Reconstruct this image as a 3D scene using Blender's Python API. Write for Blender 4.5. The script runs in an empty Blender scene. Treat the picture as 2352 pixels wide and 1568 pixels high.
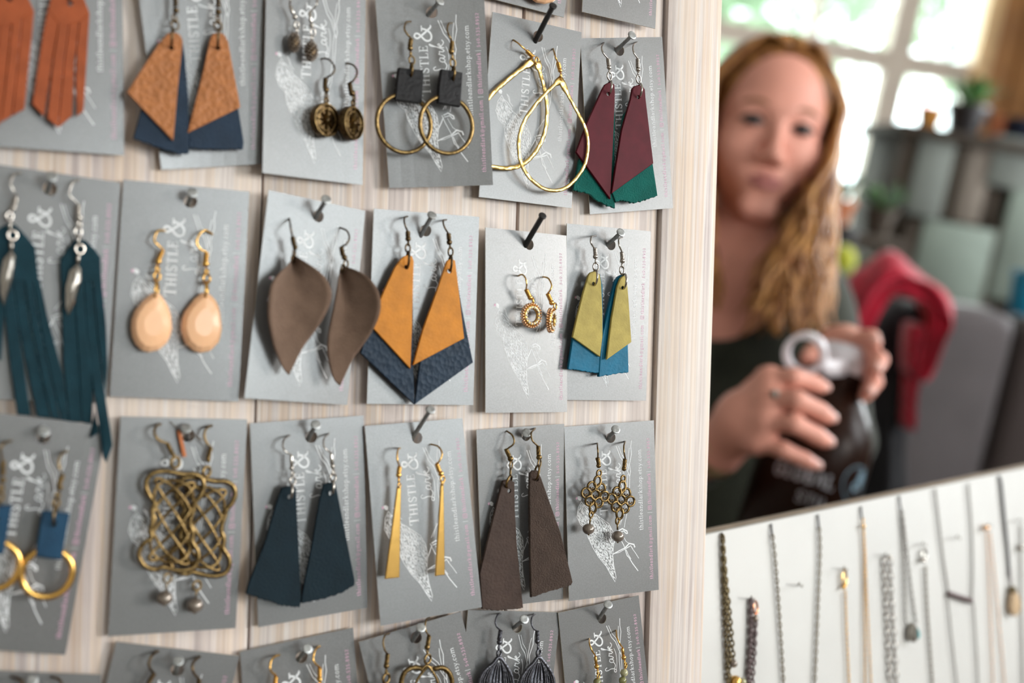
import bpy, bmesh, math, random
import numpy as np
from mathutils import Vector, Matrix
from mathutils.geometry import tessellate_polygon

# ------------------------------------------------------------------ camera
W, H, F = 2352.0, 1568.0, 2700.0
CX, CY = W / 2, H / 2
EYE = Vector((0, 0, 1.45))
_up = Vector((.175, -.972, -.168)).normalized()          # world up seen in camera axes (x right, y down, z forward)
_fw = (Vector((0, 0, 1)) - _up * _up.z).normalized()
_rt = _fw.cross(_up)
# rows: world axes expressed in camera axes
C2W = Matrix((_rt, _fw, _up))                           # camera-axes vector -> world vector
scene = bpy.context.scene
col = scene.collection
cam_data = bpy.data.cameras.new('camera')
cam = bpy.data.objects.new('camera', cam_data)
col.objects.link(cam)
cr_, cu_, cb_ = C2W @ Vector((1, 0, 0)), C2W @ Vector((0, -1, 0)), C2W @ Vector((0, 0, -1))
cam.matrix_world = Matrix(((cr_.x, cu_.x, cb_.x, EYE.x), (cr_.y, cu_.y, cb_.y, EYE.y), (cr_.z, cu_.z, cb_.z, EYE.z), (0, 0, 0, 1)))
cam_data.sensor_width = 36.0
cam_data.lens = 36.0 * F / W
cam_data.clip_start = .02
cam_data.dof.use_dof = True
cam_data.dof.focus_distance = .588
cam_data.dof.aperture_fstop = 4.0
scene.camera = cam

# ------------------------------------------------------------------ world, windows' daylight, exposure
world = bpy.data.worlds.new('daylight'); scene.world = world
world.use_nodes = True
bgn = world.node_tree.nodes['Background']
bgn.inputs[0].default_value = (.86, .95, 1.0, 1)
bgn.inputs[1].default_value = 6.5
vs = scene.view_settings
vs.view_transform = 'Standard'; vs.look = 'None'; vs.exposure = 0.0; vs.gamma = 1.0; vs.use_curve_mapping = False

def area(name, loc, target, sx, sy, watts, colr):
    d = bpy.data.lights.new(name, 'AREA'); d.shape = 'RECTANGLE'; d.size = sx; d.size_y = sy
    d.energy = watts; d.color = colr
    o = bpy.data.objects.new(name, d); col.objects.link(o); o.location = loc
    o.rotation_euler = (Vector(target) - Vector(loc)).to_track_quat('-Z', 'Y').to_euler()
    return o
# daylight through the right-wall and back windows, plus an added background fill
area('window_daylight_side', (2.17, -.17, 2.02), (0, -.17, 2.02), .5, .6, 33, (1.0, .96, .91))
area('window_daylight_rear', (2.17, -1.75, 2.36), (0, -1.75, 2.3), 1.25, 1.1, 29, (.95, .98, 1.0))
area('window_daylight_corner', (2.17, 1.15, 2.25), (0, 1.15, 1.9), .6, .8, 21, (1.0, .97, 1.0))
area('back_window_daylight', (.9, 5.35, 2.2), (.9, 0, 1.6), 2.6, 1.5, 30, (.95, 1.0, .97))

area('window_daylight_far', (2.17, 3.05, 1.95), (0, 3.05, 1.95), .75, .95, 58, (.93, .97, 1.0))  # added fill to brighten counter and bench; no known source there
# ------------------------------------------------------------------ frames
def ray(px, py):
    return Vector(((px - CX) / F, (py - CY) / F, 1.0))
def CAM(px, py, z):                                     # world point on a pixel's ray at depth z (metres)
    return EYE + C2W @ (ray(px, py) * z)
class Plane:                                            # a leaning board: local x right, y up, z out of its face
    def __init__(s, hvp, vdir, px, py, z):
        h = Vector(hvp).normalized()
        v = Vector(vdir); v = (v - h * v.dot(h)).normalized()
        n = h.cross(-v).normalized()
        s.h, s.v, s.n = h, v, n
        s.o = ray(px, py) * z
        X, Y, Z = C2W @ h, C2W @ (-v), C2W @ n
        O = EYE + C2W @ s.o
        s.M = Matrix(((X.x, Y.x, Z.x, O.x), (X.y, Y.y, Z.y, O.y), (X.z, Y.z, Z.z, O.z), (0, 0, 0, 1)))
    def at(s, px, py, d=0.0):                           # pixel -> local point at height d (metres) over the face
        r = ray(px, py)
        t = (s.o.dot(s.n) + d) / r.dot(s.n)
        q = r * t - s.o
        return Vector((q.dot(s.h), -q.dot(s.v), d))
MAIN = Plane((5384, 171, F), (-.027, 1, 0), CX, CY, .571)
def mm(v): return v * .001

# ------------------------------------------------------------------ object helpers
def rnd(seed): return random.Random(seed)
def mesh_obj(name, verts, faces, mat=None, parent=None, M=None, smooth=True, mats=None, fmat=None):
    me = bpy.data.meshes.new(name)
    me.from_pydata([tuple(v) for v in verts], [], faces)
    for m in (mats or ([mat] if mat else [])): me.materials.append(m)
    if fmat: me.polygons.foreach_set('material_index', fmat)
    if smooth:
        me.polygons.foreach_set('use_smooth', [True] * len(me.polygons))
    me.update()
    o = bpy.data.objects.new(name, me); col.objects.link(o)
    if parent is not None: o.parent = parent
    if M is not None: o.matrix_world = M
    return o
def tag(o, label, cat, group=None, kind=None):
    if label: o['label'] = label
    if cat: o['category'] = cat
    if group: o['group'] = group
    if kind: o['kind'] = kind
    return o
class Thing:
    """An Empty in a plane's frame; part() takes geometry in that frame's coordinates."""
    def __init__(s, name, label, cat, M, anchor=(0, 0, 0), group=None):
        s.a = Vector(anchor)
        s.o = bpy.data.objects.new(name, None); col.objects.link(s.o)
        s.o.empty_display_size = .01
        s.o.matrix_world = M @ Matrix.Translation(s.a)
        tag(s.o, label, cat, group)
    def part(s, name, geo, mat, parent=None, smooth=True, label=None, kind=None):
        vs_, fs_ = geo
        o = mesh_obj(name, [Vector(v) - s.a for v in vs_], fs_, mat, parent or s.o, smooth=smooth)
        if label: o['label'] = label
        if kind: o['kind'] = kind
        if smooth == 'auto': autosmooth(o)
        return o
def autosmooth(o, deg=40):
    me = o.data
    bm = bmesh.new(); bm.from_mesh(me)
    for e in bm.edges:
        e.smooth = not (len(e.link_faces) == 2 and e.calc_face_angle(0) > math.radians(deg))
    bm.to_mesh(me); bm.free()
    return o
def single(name, label, cat, M, anchor, geo, mat, group=None, smooth=True):
    a = Vector(anchor)
    o = mesh_obj(name, [Vector(v) - a for v in geo[0]], geo[1], mat, None, smooth=smooth)
    o.matrix_world = M @ Matrix.Translation(a)
    if smooth == 'auto': autosmooth(o)
    return tag(o, label, cat, group)

# ------------------------------------------------------------------ geometry helpers: all return (verts, faces)
def join(*gs):
    V, Fc = [], []
    for v, f in gs:
        b = len(V); V += list(v); Fc += [tuple(i + b for i in q) for q in f]
    return V, Fc
def box(x0, x1, y0, y1, z0, z1, b=0.0):
    if b <= 0:
        V = [(x, y, z) for z in (z0, z1) for y in (y0, y1) for x in (x0, x1)]
        return V, [(0, 2, 3, 1), (4, 5, 7, 6), (0, 1, 5, 4), (2, 6, 7, 3), (0, 4, 6, 2), (1, 3, 7, 5)]
    bm = bmesh.new(); bmesh.ops.create_cube(bm, size=1)
    for v in bm.verts:
        v.co = Vector((x0 + (x1 - x0) * (v.co.x + .5), y0 + (y1 - y0) * (v.co.y + .5), z0 + (z1 - z0) * (v.co.z + .5)))
    bmesh.ops.bevel(bm, geom=list(bm.edges), offset=b, segments=2, affect='EDGES', profile=.5)
    bm.verts.index_update()
    r = [tuple(v.co) for v in bm.verts], [tuple(v.index for v in f.verts) for f in bm.faces]
    bm.free(); return r
def frames(P, closed):
    n = len(P); T = []
    for i in range(n):
        a = P[(i - 1) % n] if (closed or i > 0) else P[i]
        b = P[(i + 1) % n] if (closed or i < n - 1) else P[i]
        t = (b - a)
        T.append(t.normalized() if t.length > 1e-9 else Vector((0, 0, 1)))
    ref = Vector((0, 0, 1)) if abs(T[0].z) < .9 else Vector((1, 0, 0))
    U = []; u = (ref - T[0] * ref.dot(T[0])).normalized()
    for i in range(n):
        u = u - T[i] * u.dot(T[i])
        if u.length < 1e-6: u = T[i].orthogonal()
        u = u.normalized(); U.append(u)
    return T, U
def tube(pts, r, n=6, closed=False, flat=1.0, caps=True):
    P = [Vector(p) for p in pts]
    R = r if isinstance(r, (list, tuple)) else [r] * len(P)
    T, U = frames(P, closed); V = []; Fc = []
    for p, t, u, rr in zip(P, T, U, R):
        w = t.cross(u)
        for k in range(n):
            a = 2 * math.pi * k / n
            V.append(p + u * (rr * flat * math.cos(a)) + w * (rr * math.sin(a)))
    m = len(P)
    for i in range(m if closed else m - 1):
        j = (i + 1) % m
        for k in range(n):
            l = (k + 1) % n
            Fc.append((i * n + k, i * n + l, j * n + l, j * n + k))
    if caps and not closed:
        Fc.append(tuple(range(n - 1, -1, -1))); Fc.append(tuple((m - 1) * n + k for k in range(n)))
    return V, Fc
def spline(pts, k=6, closed=False):
    P = [Vector(p) for p in pts]; n = len(P); out = []
    rng = range(n if closed else n - 1)
    for i in rng:
        p0 = P[(i - 1) % n] if (closed or i > 0) else P[i] * 2 - P[i + 1]
        p1, p2 = P[i], P[(i + 1) % n]
        p3 = P[(i + 2) % n] if (closed or i < n - 2) else P[i + 1] * 2 - P[i]
        for j in range(k):
            t = j / k
            out.append(.5 * ((2 * p1) + (p2 - p0) * t + (2 * p0 - 5 * p1 + 4 * p2 - p3) * t * t + (3 * p1 - p0 - 3 * p2 + p3) * t ** 3))
    if not closed: out.append(P[-1])
    return out
def ball(c, r, nu=12, nv=8, sq=(1, 1, 1)):
    c = Vector(c); V = [c + Vector((0, r * sq[1], 0))]; Fc = []
    for j in range(1, nv):
        th = math.pi * j / nv
        for i in range(nu):
            ph = 2 * math.pi * i / nu
            V.append(c + Vector((r * sq[0] * math.sin(th) * math.cos(ph), r * sq[1] * math.cos(th), r * sq[2] * math.sin(th) * math.sin(ph))))
    V.append(c - Vector((0, r * sq[1], 0))); L = len(V) - 1
    for i in range(nu): Fc.append((0, 1 + (i + 1) % nu, 1 + i))
    for j in range(nv - 2):
        for i in range(nu):
            a = 1 + j * nu + i; b = 1 + j * nu + (i + 1) % nu
            Fc.append((a, b, b + nu, a + nu))
    for i in range(nu): Fc.append((L, 1 + (nv - 2) * nu + i, 1 + (nv - 2) * nu + (i + 1) % nu))
    return V, Fc
def lathe(prof, n=24, axis=None, origin=(0, 0, 0), arc=None):
    """prof: (r, t) pairs along axis; default axis z"""
    ax = Vector(axis or (0, 0, 1)).normalized(); u = ax.orthogonal().normalized(); w = ax.cross(u); o = Vector(origin)
    V = []; Fc = []
    for r, t in prof:
        for k in range(n):
            a = 2 * math.pi * k / n
            V.append(o + ax * t + (u * math.cos(a) + w * math.sin(a)) * r)
    for i in range(len(prof) - 1):
        for k in range(n):
            l = (k + 1) % n
            Fc.append((i * n + k, i * n + l, (i + 1) * n + l, (i + 1) * n + k))
    Fc.append(tuple(range(n - 1, -1, -1))); Fc.append(tuple((len(prof) - 1) * n + k for k in range(n)))
    return V, Fc
def inset(poly, b):
    n = len(poly); A = sum(poly[i][0] * poly[(i + 1) % n][1] - poly[(i + 1) % n][0] * poly[i][1] for i in range(n))
    sg = 1 if A > 0 else -1; out = []
    for i in range(n):
        p0, p1, p2 = Vector(poly[i - 1][:2]), Vector(poly[i][:2]), Vector(poly[(i + 1) % n][:2])
        a = (p1 - p0); c = (p2 - p1)
        if a.length < 1e-9 or c.length < 1e-9: out.append(Vector(p1)); continue
        a.normalize(); c.normalize()
        na = Vector((-a.y, a.x)) * sg; nc = Vector((-c.y, c.x)) * sg
        m = na + nc
        m = m / max(m.length_squared / 2, .35) if m.length > 1e-6 else na
        out.append(p1 + m * b)
    return out
def slab(poly, zf, th, b=.0003, holes=()):
    """leather / paper piece: 2D outline (local metres), front at height zf(x, y) or constant, thickness th, softened edge, round holes (x, y, r)"""
    z = zf if callable(zf) else (lambda x, y: zf)
    P = [Vector(p[:2]) for p in poly]; n = len(P)
    A = sum(P[i].x * P[(i + 1) % n].y - P[(i + 1) % n].x * P[i].y for i in range(n))
    if A < 0: P.reverse()
    I = inset(P, b); V = []; Fc = []
    for p in P: V.append((p.x, p.y, z(p.x, p.y) - th))
    for p in P: V.append((p.x, p.y, z(p.x, p.y) - b))
    for p in I: V.append((p.x, p.y, z(p.x, p.y)))
    for i in range(n):
        j = (i + 1) % n
        Fc.append((i, j, n + j, n + i)); Fc.append((n + i, n + j, 2 * n + j, 2 * n + i))
    loops = [[Vector((p.x, p.y, 0)) for p in I]]; idx = list(range(2 * n, 3 * n))
    lb = [[Vector((p.x, p.y, 0)) for p in P]]; idb = list(range(n))
    for hx, hy, hr in holes:
        k = 14; f0 = len(V)
        ring_ = [(hx + hr * math.cos(2 * math.pi * q / k), hy + hr * math.sin(2 * math.pi * q / k)) for q in range(k)]
        for x, y in ring_: V.append((x, y, z(x, y)))
        for x, y in ring_: V.append((x, y, z(x, y) - th))
        for q in range(k):
            r_ = (q + 1) % k
            Fc.append((f0 + r_, f0 + q, f0 + k + q, f0 + k + r_))
        loops.append([Vector((x, y, 0)) for x, y in ring_]); idx += range(f0, f0 + k)
        lb.append([Vector((x, y, 0)) for x, y in ring_]); idb += range(f0 + k, f0 + 2 * k)
    for t in tessellate_polygon(loops):
        Fc.append(orient(V, [idx[i] for i in t], 1))
    for t in tessellate_polygon(lb):
        Fc.append(orient(V, [idb[i] for i in t], -1))
    return V, Fc
def orient(V, t, s):
    a, b, c = (Vector(V[i]) for i in t)
    return tuple(t) if (b - a).cross(c - a).z * s > 0 else tuple(reversed(t))
def ragged(poly, edges, amp, step, seed):
    """roughen the listed edges (index of first vertex) of a 2D outline"""
    r = rnd(seed); out = []; n = len(poly)
    for i in range(n):
        a = Vector(poly[i][:2]); b = Vector(poly[(i + 1) % n][:2]); out.append(a)
        if i in edges:
            L = (b - a).length; k = max(2, int(L / step)); nn = Vector((-(b - a).y, (b - a).x)).normalized()
            for q in range(1, k):
                out.append(a.lerp(b, q / k) + nn * r.uniform(-amp, amp))
    return out

# ------------------------------------------------------------------ materials
def new_mat(name):
    m = bpy.data.materials.new(name); m.use_nodes = True
    return m, m.node_tree.nodes, m.node_tree.links, m.node_tree.nodes['Principled BSDF']
def mat_plain(name, c, rough=.5, metal=0.0, spec=.5, noise=0.0, nscale=200.0, bump=0.0, bscale=400.0, trans=0.0, coat=0.0, sss=0.0, sheen=0.0, vor=False, c2=None):
    m, N, L, P = new_mat(name)
    P.inputs['Base Color'].default_value = (*c, 1); P.inputs['Roughness'].default_value = rough
    P.inputs['Metallic'].default_value = metal; P.inputs['Specular IOR Level'].default_value = spec
    if trans: P.inputs['Transmission Weight'].default_value = trans
    if coat: P.inputs['Coat Weight'].default_value = coat; P.inputs['Coat Roughness'].default_value = .12
    if sss:
        P.inputs['Subsurface Weight'].default_value = sss; P.inputs['Subsurface Radius'].default_value = (.012, .005, .003); P.inputs['Subsurface Scale'].default_value = 1.0
    if sheen: P.inputs['Sheen Weight'].default_value = sheen; P.inputs['Sheen Roughness'].default_value = .5
    tc = N.new('ShaderNodeTexCoord')
    if noise or c2:
        t = N.new('ShaderNodeTexNoise'); t.inputs['Scale'].default_value = nscale; t.inputs['Detail'].default_value = 5
        L.new(tc.outputs['Object'], t.inputs['Vector'])
        rp = N.new('ShaderNodeValToRGB')
        k = noise or .0
        ca = c2 or tuple(x * (1 - k) for x in c); cb = c if c2 else tuple(min(1, x * (1 + k)) for x in c)
        rp.color_ramp.elements[0].color = (*ca, 1); rp.color_ramp.elements[1].color = (*cb, 1)
        rp.color_ramp.elements[0].position = .35; rp.color_ramp.elements[1].position = .65
        L.new(t.outputs['Fac'], rp.inputs['Fac']); L.new(rp.outputs['Color'], P.inputs['Base Color'])
    if bump:
        if vor:
            b = N.new('ShaderNodeTexVoronoi'); out = b.outputs['Distance']
        else:
            b = N.new('ShaderNodeTexNoise'); b.inputs['Detail'].default_value = 4; out = b.outputs['Fac']
        b.inputs['Scale'].default_value = bscale
        L.new(tc.outputs['Object'], b.inputs['Vector'])
        bp = N.new('ShaderNodeBump'); bp.inputs['Strength'].default_value = bump; bp.inputs['Distance'].default_value = .0006
        L.new(out, bp.inputs['Height']); L.new(bp.outputs['Normal'], P.inputs['Normal'])
    return m
M = {}
M['paper'] = mat_plain('silver_grey_card', (.205, .203, .205), rough=.31, metal=.45, noise=.07, nscale=1400, bump=.05, bscale=2600)
M['paper_edge'] = mat_plain('cream_card_edge', (.62, .56, .42), rough=.8)
M['print_white'] = mat_plain('white_ink', (.80, .81, .83), rough=.55)
M['print_pink'] = mat_plain('pink_ink', (.72, .42, .56), rough=.6)
M['nail'] = mat_plain('grey_steel_nail', (.42, .43, .43), rough=.4, metal=.8, noise=.25, nscale=500)
M['nail_black'] = mat_plain('black_nail', (.012, .010, .010), rough=.35, spec=.5)
M['gold'] = mat_plain('bright_gold', (.72, .42, .12), rough=.24, metal=1.0, noise=.08, nscale=300)
M['gold_hammered'] = mat_plain('hammered_gold', (.86, .60, .22), rough=.3, metal=1.0, bump=.9, bscale=300, vor=True)
M['brass'] = mat_plain('antique_brass', (.22, .145, .06), rough=.33, metal=1.0, noise=.4, nscale=700, bump=.3, bscale=900)
M['brass_dark'] = mat_plain('dark_antique_bronze', (.11, .072, .036), rough=.36, metal=1.0, noise=.4, nscale=700, bump=.3, bscale=900)
M['silver'] = mat_plain('polished_silver', (.50, .46, .42), rough=.2, metal=1.0, noise=.1, nscale=500)
M['pewter'] = mat_plain('dark_pewter', (.24, .20, .17), rough=.28, metal=1.0, noise=.3, nscale=600)
M['gunmetal'] = mat_plain('blackened_metal', (.10, .10, .115), rough=.35, metal=.9, noise=.4, nscale=900, bump=.4, bscale=1100)
M['rose_gold'] = mat_plain('rose_gold', (.80, .50, .30), rough=.25, metal=1.0)

# whitewashed pine: streaks along the plank
def mat_pine(name, seed, dark=1.0):
    m, N, L, P = new_mat(name)
    tc = N.new('ShaderNodeTexCoord'); mp = N.new('ShaderNodeMapping')
    mp.inputs['Scale'].default_value = (46, .9, 46); mp.inputs['Location'].default_value = (seed * 3.1, seed * 1.7, 0)
    L.new(tc.outputs['Object'], mp.inputs['Vector'])
    n1 = N.new('ShaderNodeTexNoise'); n1.inputs['Scale'].default_value = 1.0; n1.inputs['Detail'].default_value = 9; n1.inputs['Roughness'].default_value = .68
    n1.inputs['Distortion'].default_value = .35
    L.new(mp.outputs['Vector'], n1.inputs['Vector'])
    r1 = N.new('ShaderNodeValToRGB'); e = r1.color_ramp.elements
    e[0].position = .30; e[0].color = (.36, .28, .26, 1)
    e[1].position = .70; e[1].color = (.80, .75, .73, 1)
    for p_, c_ in ((.38, (.47, .385, .365)), (.44, (.72, .62, .58)), (.49, (.72, .55, .42)), (.54, (.76, .69, .66)), (.585, (.50, .415, .40)), (.64, (.75, .63, .54))):
        q = e.new(p_); q.color = (*c_, 1)
    L.new(n1.outputs['Fac'], r1.inputs['Fac'])
    mp2 = N.new('ShaderNodeMapping'); mp2.inputs['Scale'].default_value = (620, 4, 620); L.new(tc.outputs['Object'], mp2.inputs['Vector'])
    n2 = N.new('ShaderNodeTexNoise'); n2.inputs['Scale'].default_value = 1.0; n2.inputs['Detail'].default_value = 3
    L.new(mp2.outputs['Vector'], n2.inputs['Vector'])
    r2 = N.new('ShaderNodeValToRGB'); r2.color_ramp.elements[0].position = .3; r2.color_ramp.elements[0].color = (.70, .67, .67, 1)
    r2.color_ramp.elements[1].position = .6; r2.color_ramp.elements[1].color = (1, 1, 1, 1)
    L.new(n2.outputs['Fac'], r2.inputs['Fac'])
    n3 = N.new('ShaderNodeTexNoise'); n3.inputs['Scale'].default_value = 14; n3.inputs['Detail'].default_value = 3
    L.new(tc.outputs['Object'], n3.inputs['Vector'])
    mx = N.new('ShaderNodeMix'); mx.data_type = 'RGBA'; mx.blend_type = 'MULTIPLY'; mx.inputs['Factor'].default_value = 1
    L.new(r1.outputs['Color'], mx.inputs[6]); L.new(r2.outputs['Color'], mx.inputs[7])
    mw = N.new('ShaderNodeMix'); mw.data_type = 'RGBA'; mw.inputs[7].default_value = (.74, .66, .61, 1)
    mr = N.new('ShaderNodeMapRange'); mr.inputs['From Min'].default_value = .35; mr.inputs['From Max'].default_value = .7
    mr.inputs['To Min'].default_value = .05; mr.inputs['To Max'].default_value = .55
    L.new(n3.outputs['Fac'], mr.inputs['Value']); L.new(mr.outputs['Result'], mw.inputs['Factor']); L.new(mx.outputs[2], mw.inputs[6])
    L.new(mw.outputs[2], P.inputs['Base Color'])
    P.inputs['Roughness'].default_value = .55; P.inputs['Specular IOR Level'].default_value = .35
    bp = N.new('ShaderNodeBump'); bp.inputs['Strength'].default_value = .35; bp.inputs['Distance'].default_value = .0005
    L.new(n2.outputs['Fac'], bp.inputs['Height']); L.new(bp.outputs['Normal'], P.inputs['Normal'])
    return m
for i in range(4): M['pine%d' % i] = mat_pine('whitewashed_pine', i + 1)

# ------------------------------------------------------------------ the jewellery board: planks and edge batten
def A(px, py, d=0.0): return MAIN.at(px, py, mm(d))
board = Thing('display_board', 'whitewashed pine plank board covered with earring cards', 'display board', MAIN.M, (0, 0, -.02))
xs = [A(-420, 784).x, A(-40, 784).x, A(592, 784).x, A(1182, 784).x, A(1502, 784).x]
YT, YB = A(600, 784).y + .42, A(600, 784).y - .42
for i in range(4):
    g = .0004 if i != 2 else .0006
    board.part('plank', box(xs[i] + g, xs[i + 1] - (.0011 if i == 2 else .0004), YB, YT, -.018, 0, .0006), M['pine%d' % i], smooth='auto')
xe = A(1636, 784, 3).x
board.part('edge_batten', box(xs[4] + .0006, xe, YB, YT, -.018, .003, .0009), M['pine3'], smooth='auto')
board.part('backing_rail', box(xs[0], xe - .002, YB + .06, YB + .10, -.036, -.0182, .001), M['pine1'], smooth='auto')
board.part('backing_rail', box(xs[0], xe - .002, YT - .10, YT - .06, -.036, -.0182, .001), M['pine1'], smooth='auto')
# ------------------------------------------------------------------ printed matter: a small serif stroke alphabet
def arc(cx, cy, rx, ry, a0, a1, n=9):
    return [(cx + rx * math.cos(math.radians(a0 + (a1 - a0) * i / n)), cy + ry * math.sin(math.radians(a0 + (a1 - a0) * i / n))) for i in range(n + 1)]
TK, TN = .15, .075
def sf(x, y, w=.16): return ([(x - w, y), (x + w, y)], TN)
G = {}
# capitals, cap height 1
G['T'] = (.86, [([(.43, 0), (.43, 1)], TK), ([(.03, .96), (.83, .96)], TN), ([(.05, .98), (.04, .74)], TN), ([(.81, .98), (.82, .74)], TN), sf(.43, .03)])
G['H'] = (.95, [([(.2, 0), (.2, 1)], TK), ([(.75, 0), (.75, 1)], TK), ([(.2, .5), (.75, .5)], TN), sf(.2, .03), sf(.75, .03), sf(.2, .97), sf(.75, .97)])
G['I'] = (.45, [([(.22, 0), (.22, 1)], TK), sf(.22, .03), sf(.22, .97)])
G['S'] = (.68, [(arc(.33, .75, .23, .22, 20, 200, 8) + [(.2, .58), (.46, .43)] + arc(.34, .25, .24, .22, 40, -160, 9), .12), ([(.55, .98), (.56, .72)], TN), ([(.09, .02), (.08, .3)], TN)])
G['L'] = (.74, [([(.2, 0), (.2, 1)], TK), ([(.2, .04), (.68, .04)], TN), ([(.66, .02), (.7, .28)], TN), sf(.2, .97), sf(.12, .03, .1)])
G['E'] = (.78, [([(.2, 0), (.2, 1)], TK), ([(.2, .04), (.7, .04)], TN), ([(.68, .02), (.72, .26)], TN), ([(.2, .96), (.66, .96)], TN), ([(.65, .98), (.66, .76)], TN), ([(.2, .52), (.55, .52)], TN), ([(.55, .62), (.55, .42)], TN), sf(.12, .97, .1), sf(.12, .03, .1)])
G['&'] = (1.0, [([tuple(p[:2]) for p in spline([(x_, y_, 0) for x_, y_ in ((.97, .03), (.86, .06), (.60, .34), (.30, .70), (.25, .85), (.37, .97), (.52, .90), (.52, .76), (.38, .60), (.17, .43), (.07, .25), (.14, .07), (.33, .01), (.54, .07), (.72, .27), (.82, .54))], 4)], .105), ([(.66, .55), (1.0, .55)], .07), ([(.86, .035), (1.02, .035)], .07)])
# lower case, x-height .66
X = .66
G['t'] = (.42, [([(.2, .9), (.2, .14)] + arc(.3, .14, .1, .12, 180, 310, 4), .12), ([(.03, X - .03), (.4, X - .03)], TN)])
G['h'] = (.72, [([(.17, 0), (.17, 1)], .12), (arc(.37, .42, .2, .22, 160, 0, 6) + [(.57, 0)], .12), sf(.17, .03, .13), sf(.57, .03, .13), sf(.1, .97, .08)])
G['n'] = (.72, [([(.17, 0), (.17, X)], .12), (arc(.37, .42, .2, .22, 160, 0, 6) + [(.57, 0)], .12), sf(.17, .03, .13), sf(.57, .03, .13), sf(.1, X - .03, .08)])
G['m'] = (1.1, [([(.17, 0), (.17, X)], .12), (arc(.36, .42, .19, .22, 160, 0, 5) + [(.55, 0)], .12), (arc(.75, .42, .19, .22, 160, 0, 5) + [(.94, 0)], .12), sf(.17, .03, .12), sf(.55, .03, .1), sf(.94, .03, .12), sf(.1, X - .03, .08)])
G['i'] = (.38, [([(.19, 0), (.19, X)], .12), ([(.19, .84), (.19, .98)], .14), sf(.19, .03, .14), sf(.12, X - .03, .08)])
G['l'] = (.38, [([(.19, 0), (.19, 1)], .12), sf(.19, .03, .14), sf(.12, .97, .08)])
G['s'] = (.5, [(arc(.25, .49, .15, .14, 20, 210, 6) + [(.3, .33)] + arc(.24, .17, .16, .14, 40, -160, 6), .1)])
G['e'] = (.58, [([(.1, .36), (.5, .36)] + arc(.3, .34, .21, .29, 5, 310, 12), .1)])
G['a'] = (.6, [(arc(.28, .48, .17, .15, 150, 0, 5) + [(.45, .1), (.56, .04)], .11), (arc(.26, .2, .18, .17, 70, 310, 8) + [(.45, .16)], .1)])
G['d'] = (.68, [([(.52, 0), (.52, 1)], .12), (arc(.3, .32, .2, .29, 40, 320, 10), .11), sf(.45, .97, .08), sf(.6, .03, .08)])
G['r'] = (.52, [([(.17, 0), (.17, X)], .12), (arc(.38, .42, .2, .2, 170, 50, 5), .1), sf(.17, .03, .14), sf(.1, X - .03, .08)])
G['k'] = (.68, [([(.17, 0), (.17, 1)], .12), ([(.17, .28), (.52, .62)], .08), ([(.28, .38), (.56, .04)], .11), sf(.17, .03, .12), sf(.1, .97, .08), sf(.56, .03, .1), sf(.5, .63, .1)])
G['o'] = (.64, [(arc(.32, .32, .22, .3, 0, 360, 14), .11)])
G['p'] = (.68, [([(.17, -.32), (.17, X)], .12), (arc(.38, .32, .2, .29, 140, -140, 10), .11), sf(.17, -.3, .14), sf(.1, X - .03, .08)])
G['y'] = (.64, [([(.1, X - .03), (.33, .08)], .11), ([(.56, X - .03), (.3, -.1), (.2, -.28), (.08, -.26)], .08), sf(.1, X - .03, .11), sf(.55, X - .03, .1)])
G['c'] = (.56, [(arc(.31, .32, .21, .29, 50, 320, 11), .11), ([(.47, .5), (.44, .56)], .14)])
G['g'] = (.6, [(arc(.28, .42, .18, .2, 0, 360, 12), .1), ([(.18, .25), (.14, .14), (.4, .08), (.5, -.1)] + arc(.28, -.16, .21, .14, 10, -190, 8) + [(.16, .04)], .09), ([(.44, .56), (.56, .64)], .09)])
G['.'] = (.28, [([(.13, .0), (.13, .14)], .15)])
G['|'] = (.5, [([(.25, -.25), (.25, 1.05)], .07)])
G['@'] = (1.05, [(arc(.5, .32, .17, .2, 0, 360, 10), .08), ([(.68, .55), (.66, .18)] + arc(.52, .34, .42, .46, -25, 300, 18), .07)])
G['0'] = (.62, [(arc(.31, .36, .2, .34, 0, 360, 14), .1)])
G['2'] = (.6, [(arc(.3, .5, .18, .18, 160, -20, 6) + [(.1, .05), (.52, .05)], .1)])
G['3'] = (.58, [(arc(.27, .54, .17, .15, 150, -70, 6) + arc(.27, .16, .2, .22, 80, -150, 7), .1)])
G['4'] = (.62, [([(.42, -.1), (.42, .68), (.06, .2), (.58, .2)], .1)])
G['5'] = (.58, [([(.48, .66), (.18, .66), (.15, .38)] + arc(.27, .18, .2, .2, 100, -150, 7), .1)])
G['8'] = (.6, [(arc(.3, .58, .15, .14, 0, 360, 10), .09), (arc(.3, .2, .19, .21, 0, 360, 12), .1)])
G['9'] = (.6, [(arc(.3, .46, .19, .22, 0, 360, 12), .1), ([(.49, .46), (.46, .15), (.2, -.04)], .1)])
G['#'] = (1.1, [(arc(.72, .62, .2, .2, 90, 0, 3) + arc(.72, .1, .2, .2, 0, -90, 3) + arc(.32, .1, .2, .2, -90, -180, 3) + arc(.32, .62, .2, .2, 180, 90, 3) + [(.72, .82)], .1), (arc(.52, .36, .19, .19, 0, 360, 10), .09), ([(.74, .62), (.78, .66)], .1)])
G['A'] = (.9, [([(.08, .0), (.43, 1)], .09), ([(.43, 1), (.8, 0)], TK), ([(.2, .36), (.66, .36)], TN)])
G['G'] = (.9, [(arc(.45, .5, .36, .46, 40, 320, 14) + [(.78, .2), (.78, .45), (.5, .45)], .15)])
G['O'] = (.95, [(arc(.47, .5, .38, .46, 0, 360, 18), .15)])
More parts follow.
